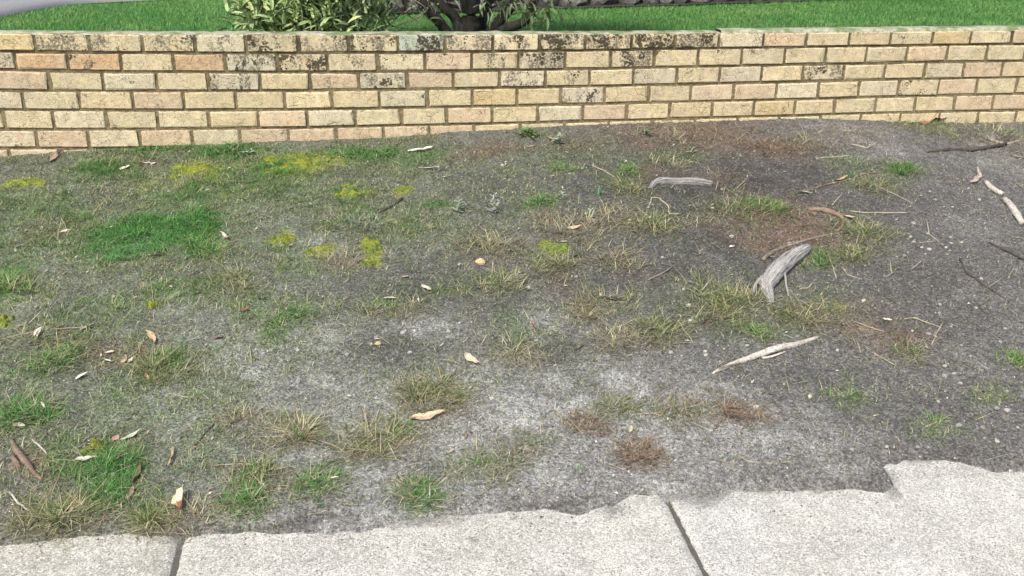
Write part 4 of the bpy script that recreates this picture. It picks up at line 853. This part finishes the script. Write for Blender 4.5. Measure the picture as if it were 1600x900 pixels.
PEB = {'small white pebble in the scatter right of the bark litter': [(1429, 342, 4), (1450, 362, 3), (1464, 358, 2), (1474, 366, 2), (1423, 371, 3), (1427, 379, 3), (1485, 372, 3.5), (1486, 380, 3.5), (1478, 388, 3.5), (1484, 393, 3), (1413, 400, 3), (1502, 380, 3.5), (1452, 391, 4), (1440, 387, 2.5), (1452, 375, 2), (1480, 397, 2.5), (1506, 393, 2), (1446, 397, 2.5), (1400, 344, 2.5), (1418, 395, 2)],
 'small pale pebble on bare soil below the white stick pieces': [(1461, 313, 3.5), (1475, 324, 2.5), (1488, 324, 2.5), (1530, 313, 3), (1513, 295, 2.5), (1453, 300, 2.5), (1507, 322, 2)],
 'small pale pebble around the crossed twigs at right': [(1450, 526, 5), (1447, 543, 3), (1468, 479, 4), (1467, 490, 3.5), (1486, 512, 3), (1505, 523, 2.5), (1570, 515, 3.5), (1563, 535, 3), (1476, 573, 3.5), (1490, 585, 4), (1475, 589, 5), (1500, 600, 4.5), (1350, 466, 4), (1525, 482, 3.5), (1533, 437, 4), (1502, 540, 2.5), (1425, 518, 3), (1308, 548, 2.5), (1354, 618, 3), (1225, 601, 2.5)],
 'small white pebble beside the peeled stick': [(1102, 550, 4), (1103, 556, 4), (1048, 552, 4.5), (1167, 543, 3.5), (1076, 478, 4.5), (1078, 506, 4.5), (1068, 453, 3.5), (1143, 371, 4.5), (1131, 546, 2.5), (918, 521, 3), (1065, 557, 2.5)],
 'small pale pebble near the lower right path edge': [(1572, 613, 4), (1557, 639, 4.5), (1573, 642, 5.5), (1498, 666, 6), (1535, 669, 4.5), (1590, 669, 3.5), (1558, 691, 5), (1538, 686, 3.5), (1331, 704, 4.5), (1385, 699, 3.5), (1434, 700, 4.5), (1450, 700, 3), (1437, 715, 3), (1531, 624, 3), (1466, 628, 3), (1540, 624, 2.5)],
 'small white pebble on the sandy centre of the verge': [(466, 549, 4), (542, 555, 5), (629, 521, 4.5), (641, 552, 4), (701, 519, 4.5), (718, 507, 3.5), (588, 528, 4), (522, 593, 3), (785, 254, 4), (718, 414, 3.5), (412, 553, 3), (633, 518, 3)],
 'small pale pebble on dark soil right of the tan rock': [(901, 434, 4), (826, 450, 4), (1035, 403, 3), (1113, 326, 3.5), (984, 345, 3), (1128, 297, 3), (910, 265, 2.5), (890, 272, 2.5), (1032, 417, 2), (838, 533, 4)],
 'rounded flat stone half sunk beside the brown dead tuft': [(1172, 621, 6), (1181, 637, 5)]}
MARKS = [(1220, 430, 'the grey branch'), (1195, 555, 'the peeled stick'), (1065, 285, 'the short log'), (1462, 522, 'the crossed twigs'), (1555, 292, 'the upper white stick piece'), (1585, 332, 'the lower white stick piece'), (1512, 229, 'the dark stick'),
  (1028, 510, 'the radiating tuft'), (780, 435, 'the round olive tuft'), (750, 413, 'the tan rock'), (860, 400, 'the mossy straw tuft'), (940, 395, 'the pale spreading tuft'), (738, 564, 'the pale curled leaf'), (591, 540, 'the upright olive-tan stone'),
  (600, 478, 'the low centre tuft'), (672, 610, 'the domed straw tuft'), (458, 490, 'the low green tuft'), (1422, 548, 'the little star tuft'), (1592, 560, 'the tuft at the right edge'), (1325, 616, 'the faint green tuft'), (1455, 662, 'the pale grass clump'),
  (1152, 645, 'the brown dead tuft'), (1125, 462, 'the large yellowish tuft'), (1172, 325, 'the wide olive tuft'), (1332, 396, 'the round soft tuft'), (1525, 436, 'the dark creeping root'), (937, 302, 'the blue-green shoots'), (667, 452, 'the small pale leaf'), (1385, 760, 'the dark soil tongue on the path'),
  (985, 264, 'the green tuft by the log'), (1082, 342, 'the sparse tuft'), (1230, 345, 'the bark litter'), (833, 516, 'the small red leaf'), (1048, 420, 'the short straight twig'), (672, 263, 'the long pale grass leaf')]
seen = {}
for lab, lst in PEB.items():
    for px, py, r in lst:
        lb = lab
        if 'scatter' not in lab:
            for mx, my, nm in sorted(MARKS, key=lambda q: (q[0]-px)**2+2.5*(q[1]-py)**2)[:3]:
                dx, dy = px-mx, (py-my)*1.5; dist = math.hypot(dx, dy); how = ('right of' if dx > 0 else 'left of') if abs(dx) > abs(dy) else ('below' if dy > 0 else 'above')
                size = 'tiny' if r < 3 else ('small' if r < 4.6 else 'larger'); near = 'just ' if dist < 32 else ''
                lb = '%s pale pebble %s%s %s' % (size, near, how, nm)
                if lb not in seen: break
            seen[lb] = 1
        c = at(px, py); m = scale_at(c); o = bpy.data.objects.new('pebble', PM[rnd.randrange(6)]); COL.objects.link(o)
        s = r*m*1.1; o.scale = (s*rnd.uniform(.8, 1.2), s*rnd.uniform(.8, 1.1), s*rnd.uniform(.5, .75)); o.rotation_euler = (rnd.uniform(-.3, .3), rnd.uniform(-.3, .3), rnd.uniform(0, 6.28))
        o.location = (c.x, c.y, c.z+s*.3); tag(o, lb, 'pebble', 'pale pebbles lying on the verge')
for px, py, r, lab in [(750, 413, 9, 'biggest tan rock, between the dry straw tuft and the round olive tuft'), (591, 540, 6, 'upright olive-tan stone on sandy soil left of centre'), (765, 377, 5, 'pale chip caught in the dry straw tuft')]:
    c = at(px, py); m = scale_at(c); me = rock_mesh('small_rock', px, 2); o = link('small_rock', me, M_TANROCK); s = r*m; o.scale = (s, s*.8, s*.75); o.rotation_euler = (.2, .1, px); o.location = (c.x, c.y, c.z+s*.4); tag(o, lab, 'rock')

# ------------------------------------------------------------------ garden behind the wall
LZ = .62
k = NM('lawn_soil', .95); p = k.pos(); k.color(k.mix(k.noise(p, 30, 4), (.03, .10, .02), (.06, .14, .03))); M_LAWN = k.m
def lawn_z(x, y): return LZ + .03*(fbm(x, y, .9, 601, 2)-.5)
lawn = link('lawn', grid_mesh('lawn', np.concatenate([[-30], np.arange(-7, 13, .12), [30]]), np.concatenate([np.arange(.095, 7.5, .12), [12, 40]]), lawn_z), M_LAWN); tag(lawn, 'bright green lawn behind the brick wall', None, None, 'structure')
for x0, x1 in ((-30, -2.15), (7.45, 30)):
    tag(link('bank', grid_mesh('bank', np.linspace(x0, x1, 60), np.linspace(-.05, .3, 6), lambda x, y: .36+(LZ-.37)*sstep(-.05, .3, y)+.01*(fbm(x, y, 8, 77, 3)-.5)), M_SOIL_PLAIN), 'low soil bank beside the end of the brick wall', None, None, 'structure')
P_LOW = [(-2.0, .6), (-1.5, 2.1), (-1.21, 3.08), (-.94, 3.97), (-.55, 4.27), (-.18, 4.45), (.55, 4.62), (1.5, 4.8)]
P_UPP = [(-2.6, .8), (-2.1, 2.3), (-1.8, 3.3), (-1.53, 4.08), (-1.38, 4.62), (-.9, 5.3), (.3, 5.6), (1.5, 5.7)]
def in_path(x, y):
    poly = P_LOW+P_UPP[::-1]; r = np.zeros(len(x), bool)
    for (ax, ay), (bx, by) in zip(poly, poly[1:]+poly[:1]):
        r ^= ((ay > y) != (by > y)) & (x < (bx-ax)*(y-ay)/((by-ay) or 1e-9)+ax)
    return r
def stone_line(x): return 3.62+(x-3.4)*.245
n = 420000; x = rng.uniform(-4, 10, n); y = .1+rng.uniform(0, 1, n)**1.25*6
keep = (y > .13) & (y < np.where(x > 1.5, stone_line(x)-.06, 9)) & ~in_path(x, y); x, y = x[keep], y[keep]; n = len(x)
tonev = np.clip(fbm(x, y, 2.6, 611, 4)*1.6-.3+rng.normal(0, .22, n), 0, 1)[:, None]; col = (np.array([.045, .18, .025])*(1-tonev)+np.array([.15, .29, .075])*tonev)*rng.uniform(.6, 1.35, (n, 1))
st = rng.random(n) < .08; col[st] = np.array([.22, .28, .12])
V, Fc, C = blades(np.stack([x, y, lawn_z(x, y)-.003], -1), rng.uniform(0, 6.283, n), rng.uniform(.018, .042, n), rng.uniform(.0028, .0055, n), rng.uniform(.1, .8, n), rng.uniform(.1, .6, n), col, 1, 1.3)
tag(link('lawn_grass', np_mesh('lawn_grass', V, Fc, C), M_BLADE), 'mown green grass blades of the lawn behind the wall', 'grass', None, 'stuff')
# grey path that bends across the lawn at the left
k = NM('garden_path', .9); p = k.pos(); k.color(k.mix(k.noise(p, 50, 4, .7), (.17, .17, .175), (.30, .30, .30))); k.bump(k.noise(p, 150, 3), .4, .004)
lo, _q = smooth_line([(*q, 0) for q in P_LOW], [1]*8, 6); hi, _q = smooth_line([(*q, 0) for q in P_UPP], [1]*8, 6)
W = [[(q.x, q.y, LZ+zz) for q in (l.lerp(h, t) for l, h in zip(lo, hi))] for t, zz in ((0, .0), (.02, .036), (.5, .04), (.98, .036), (1, .0))]
nx = len(lo); W = np.array(W).reshape(-1, 3)
i = np.arange(nx-1); Fc = np.concatenate([np.stack([j*nx+i, j*nx+i+1, (j+1)*nx+i+1, (j+1)*nx+i], -1) for j in range(4)])
tag(link('garden_path', np_mesh('garden_path', W, Fc), k.m), 'grey garden path curving across the lawn at the far left', None, None, 'structure')
# bare strip at the foot of the stone wall
k = NM('mulch', .95); p = k.pos(); k.color(k.mix(k.noise(p, 60, 4, .7), (.025, .024, .022), (.06, .055, .05)))
xs = np.arange(1.3, 11, .1); Vm = np.concatenate([np.stack([xs, stone_line(xs)-.08+.06*(fbm(xs, xs*0, 3, 9)-.5), np.full_like(xs, LZ+.019)], -1), np.stack([xs, stone_line(xs)+.1, np.full_like(xs, LZ+.03)], -1)])
nx = len(xs); i = np.arange(nx-1); tag(link('garden_bed', np_mesh('garden_bed', Vm, np.stack([i, i+1, nx+i+1, nx+i], -1)), k.m), 'narrow bare strip along the foot of the dark stone wall', None, None, 'structure')
# dark rubble wall
k = NM('bluestone', .9); p = k.pos(); oi = k.node('ShaderNodeObjectInfo'); n_ = k.noise(p, 22, 5, .7)
cc = k.mix(k.ramp(n_, .3, .7), (.05, .048, .046), (.16, .15, .14)); cc = k.mix(k.ramp(k.noise(p, 8, 3), .55, .7, 0, .5), cc, (.09, .11, .06)); k.color(k.mix(1., cc, k.grey(k.ramp(oi.outputs['Random'], 0, 1, .65, 1.35)), 'MULTIPLY')); k.bump(n_, .8, .02); M_BLUE = k.m
RM = [rock_mesh('stone', 50+i, 2, .5) for i in range(8)]
for me in RM: me.materials.append(M_BLUE)
sw = empty('stone_wall', (6, float(stone_line(6))+.2, LZ)); tag(sw, 'dark rubble stone wall behind the lawn', 'stone wall'); swi = Matrix.Translation((-6, -float(stone_line(6))-.2, -LZ))
ang = math.atan(.245)
for row in range(3):
    x = 1.5+.07*row
    while x < 10.5:
        wd = rnd.uniform(.15, .30); o = bpy.data.objects.new('stone', RM[rnd.randrange(8)]); COL.objects.link(o); o.parent = sw; o.matrix_parent_inverse = swi
        o.scale = (wd*.56, .14, rnd.uniform(.075, .095)); o.rotation_euler = (rnd.uniform(-.2, .2), rnd.uniform(-.15, .15), ang+rnd.uniform(-.15, .15))
        o.location = (x+wd/2, stone_line(x+wd/2)+.12+rnd.uniform(-.02, .02), LZ+.06+row*.135); x += wd
b = bmesh.new(); bmesh.ops.create_cube(b, size=1, matrix=Matrix.Translation((6, float(stone_line(6))+.2, LZ+.15)) @ Matrix.Rotation(ang, 4, 'Z') @ Matrix.Diagonal((9.2, .16, .40, 1)))
me = bpy.data.meshes.new('stone_core'); b.to_mesh(me); b.free(); o = link('stone_core', me, M_MORT, sw); o.matrix_parent_inverse = swi
# ground cover beyond the garden path, far left
n = 5000; tt = rng.uniform(0, 1, n); x = -2.2+1.05*tt-rng.uniform(0, .7, n); y = 3.3+1.6*tt+rng.uniform(.0, .5, n); ok = ~in_path(x, y); x, y = x[ok], y[ok]; n = len(x); z = LZ+rng.uniform(0, .12, n)
V, Fc, C = blades(np.stack([x, y, z], -1), rng.uniform(0, 6.28, n), rng.uniform(.05, .12, n), rng.uniform(.02, .035, n), rng.uniform(.2, .9, n), rng.uniform(.2, .8, n), np.array([[.035, .085, .025]])*rng.uniform(.5, 1.7, (n, 1)), 2)
tag(link('ground_cover', np_mesh('ground_cover', V, Fc, C), M_LEAF), 'dark green low planting beyond the garden path at far left', 'plants', None, 'stuff')

# ---- multi-stemmed tree behind the wall
TY = .95
def wp(px, py, y): return on_wall(px, py, y)
tree = empty('garden_tree', (2.16, TY, LZ)); TI = Matrix.Translation((-2.16, -TY, -LZ)); tag(tree, 'dark-stemmed spreading garden tree with olive leaves just behind the wall', 'tree')
M_TRUNK = mat_wood('tree_bark', (.020, .018, .016), (.052, .047, .042), (.010, .009, .008), .6, (5, 5, 1))
def limb(name, pts, rads, sides=10):
    P, Rr = smooth_line(pts, rads, 6); P = [p+Vector((rnd.uniform(-.003, .003), rnd.uniform(-.003, .003), 0)) for p in P]
    o = link(name, tube_mesh(name, [tube(P, Rr, sides, .05, rnd.randrange(999), .05)]), M_TRUNK, tree); o.matrix_parent_inverse = TI; return o
b0 = wp(733, 52, TY); foot = Vector((b0.x, TY, LZ-.05))
up = wp(738, 20, TY); top = wp(728, -30, TY)
limb('trunk', [foot, b0, up, top, top+Vector((-.05, .05, .5)), top+Vector((.0, .1, .9))], [.095, .068, .060, .058, .05, .03], 16)
ends = []
for nm, pl in [('limb', [(700, 62, TY-.03), (692, 42, TY-.05), (672, 18, TY-.08), (655, -4, TY-.1), (600, -60, TY-.1)]), ('limb', [(720, 60, TY-.02), (712, 30, TY), (688, 6, TY-.02), (660, -30, TY+.05)]), ('limb', [(760, 60, TY), (775, 40, TY-.02), (800, 8, TY-.05), (815, -30, TY-.1)]),
              ('limb', [(770, 62, TY-.03), (788, 46, TY-.1), (815, 36, TY-.16), (832, 18, TY-.2), (836, -10, TY-.22), (880, -70, TY-.2)]), ('limb', [(748, 50, TY+.1), (762, 10, TY+.15), (770, -40, TY+.25)])]:
    pts = [wp(*q) for q in pl]; d = pts[-1]-pts[-2]; pts.append(pts[-1]+Vector((d.x*2, d.y, .45)))
    limb(nm, pts, [.040, .032, .027, .024, .02, .016, .012][:len(pts)]); ends.append(pts[-1])
# leaf shapes shared by the leaves of tree and shrub
def leaf_me(nm, L, W, curl, colr, edge, seed, tw=.5):
    r = random.Random(seed); V, F, C = leaf_grid(L, W, curl, .35, colr, edge, 6, r.uniform(-tw, tw)); return np_mesh(nm, V, F, C, True)
OL = [leaf_me('leaf', .085, .017, -.4, c, None, i) for i, c in enumerate([(.13, .185, .08), (.19, .24, .12), (.09, .14, .055), (.23, .28, .16)])]
for me in OL: me.materials.append(M_LEAF)
def put_leaf(me, loc, az, el, parent, inv, s=1.0):
    o = bpy.data.objects.new('leaf', me); COL.objects.link(o); o.parent = parent; o.matrix_parent_inverse = inv; o.location = loc; o.rotation_euler = (rnd.uniform(-.8, .8), -el, az); o.scale = (s, s, s); return o
sp_ = []
def spray(px, py, y, n, length, drop):
    """a hanging twig with leaves along it"""
    a = wp(px, py, y)
    for i in range(n):
        t = rnd.random(); q = a+Vector((rnd.uniform(-.06, .06), rnd.uniform(-.06, .06), -drop*t+rnd.uniform(-.02, .04)))
        put_leaf(rnd.choice(OL), q, rnd.uniform(0, 6.28), rnd.uniform(-1.3, .3), tree, TI, rnd.uniform(.7, 1.15))
for px, py, n in [(560, 8, 12), (585, 4, 13), (610, 2, 12), (640, -2, 10), (575, 26, 7), (600, 16, 7), (680, -2, 8), (700, 4, 6), (752, 2, 7), (775, 6, 8), (790, -4, 8), (812, 2, 10), (830, 8, 9), (850, 4, 12), (868, 8, 10), (885, 2, 9), (840, 24, 5), (862, 26, 4), (660, 12, 6), (545, 12, 8)]:
    spray(px, py, TY-rnd.uniform(.1, .45), n, .1, .05)
# thin curling stems under the crown
for j in range(26):
    px = rnd.choice([rnd.uniform(550, 660), rnd.uniform(550, 660), rnd.uniform(760, 880)]); y = TY-rnd.uniform(.0, .4); a = wp(px, -10, y); b_ = wp(px+rnd.uniform(-40, 40), rnd.uniform(10, 30), y); c_ = wp(px+rnd.uniform(-50, 50), rnd.uniform(25, 52), y)
    P, Rr = smooth_line([a, b_, c_], [.004, .003, .0015], 5); o = link('twig', tube_mesh('twig', [tube(P, Rr, 5, .1)]), M_TRUNK if j % 3 else M_STICK, tree); o.matrix_parent_inverse = TI
# crown above the frame
n = 9000; d = rng.normal(size=(n, 3)); d /= np.linalg.norm(d, axis=1)[:, None]; rr = rng.uniform(.35, 1, n)**.5
clump = fbm(d[:, 0]*1.5+5, d[:, 1]*1.5+d[:, 2]*2, 2.2, 701, 2)
rr *= .75+.6*(clump-.5)*2*.6
P = np.stack([2.15+d[:, 0]*rr*1.35, TY+.1+d[:, 1]*rr*.95, 1.85+d[:, 2]*rr*.8], -1)
ok = P[:, 2] > 1.10+.15*rng.random(n)
P = P[ok]; n = len(P)
V, Fc, C = blades(P, rng.uniform(0, 6.28, n), rng.uniform(.08, .13, n), rng.uniform(.018, .026, n), rng.uniform(.2, .95, n), rng.uniform(.3, 1.1, n), np.array([[.11, .135, .065]])*rng.uniform(.55, 1.6, (n, 1)), 3)
o = link('crown', np_mesh('crown', V, Fc, C), M_LEAF, tree); o.matrix_parent_inverse = TI; o['kind'] = 'stuff'

# ---- variegated shrub leaning over the wall
SY = .5
shrub = empty('variegated_shrub', (1.15, SY, LZ)); SI = Matrix.Translation((-1.15, -SY, -LZ)); tag(shrub, 'leafy shrub with cream-edged pale green leaves behind the wall', 'shrub')
VL = [leaf_me('leaf', .15, .034, -.25, c, e, 20+i, .6) for i, (c, e) in enumerate([((.20, .31, .10), (.42, .49, .24)), ((.25, .36, .13), (.46, .52, .28)), ((.14, .26, .07), (.36, .44, .20)), ((.27, .38, .15), (.48, .54, .32)), ((.33, .39, .14), (.50, .52, .26))])]
for me in VL: me.materials.append(M_LEAF)
M_STEM = mat_wood('shrub_stem', (.10, .11, .06), (.17, .17, .10), (.06, .05, .03))
cnt = 0
for px, py, y, nl in [(378, 10, .42, 17), (392, 30, .36, 12), (410, 2, .5, 17), (425, 22, .36, 16), (448, 8, .42, 17), (462, 30, .34, 13), (478, 4, .5, 17), (492, 24, .38, 15), (512, 12, .45, 14), (500, 40, .33, 8), (440, 40, .33, 9), (530, 22, .5, 8), (400, -16, .5, 15), (450, -14, .55, 15), (490, -16, .55, 14), (372, -12, .5, 12), (360, 22, .38, 6), (545, 38, .3, 5)]:
    tip = wp(px, py, y)
    root = Vector((1.15+(tip.x-1.15)*.35, SY+.1, LZ)); P, Rr = smooth_line([root, (root+tip)/2+Vector((0, 0, .1)), tip], [.009, .006, .004], 4)
    o = link('stem', tube_mesh('stem', [tube(P, Rr, 6, .1)]), M_STEM, shrub); o.matrix_parent_inverse = SI
    for i in range(int(nl*1.25)):
        az = i*2.399+rnd.uniform(-.3, .3); t = i/nl
        put_leaf(rnd.choice(VL), tip+Vector((rnd.uniform(-.02, .02), rnd.uniform(-.02, .02), -.09*(1-t)+rnd.uniform(-.015, .015))), az, -.3+1.1*t+rnd.uniform(-.3, .3), shrub, SI, rnd.uniform(.38, .72)); cnt += 1
n = 3600; d = rng.normal(size=(n, 3)); d /= np.linalg.norm(d, axis=1)[:, None]; rr = rng.uniform(.3, 1, n)
P = np.stack([1.25+d[:, 0]*rr*.46, SY+.12+d[:, 1]*rr*.24, .95+d[:, 2]*rr*.36], -1); P = P[P[:, 2] > LZ+.02]; n = len(P)
V, Fc, C = blades(P, rng.uniform(0, 6.28, n), rng.uniform(.06, .11, n), rng.uniform(.012, .02, n), rng.uniform(.2, .9, n), rng.uniform(.2, .8, n), np.array([[.31, .40, .19]])*rng.uniform(.5, 1.6, (n, 1)), 3)
o = link('foliage', np_mesh('foliage', V, Fc, C), M_LEAF, shrub); o.matrix_parent_inverse = SI; o['kind'] = 'stuff'
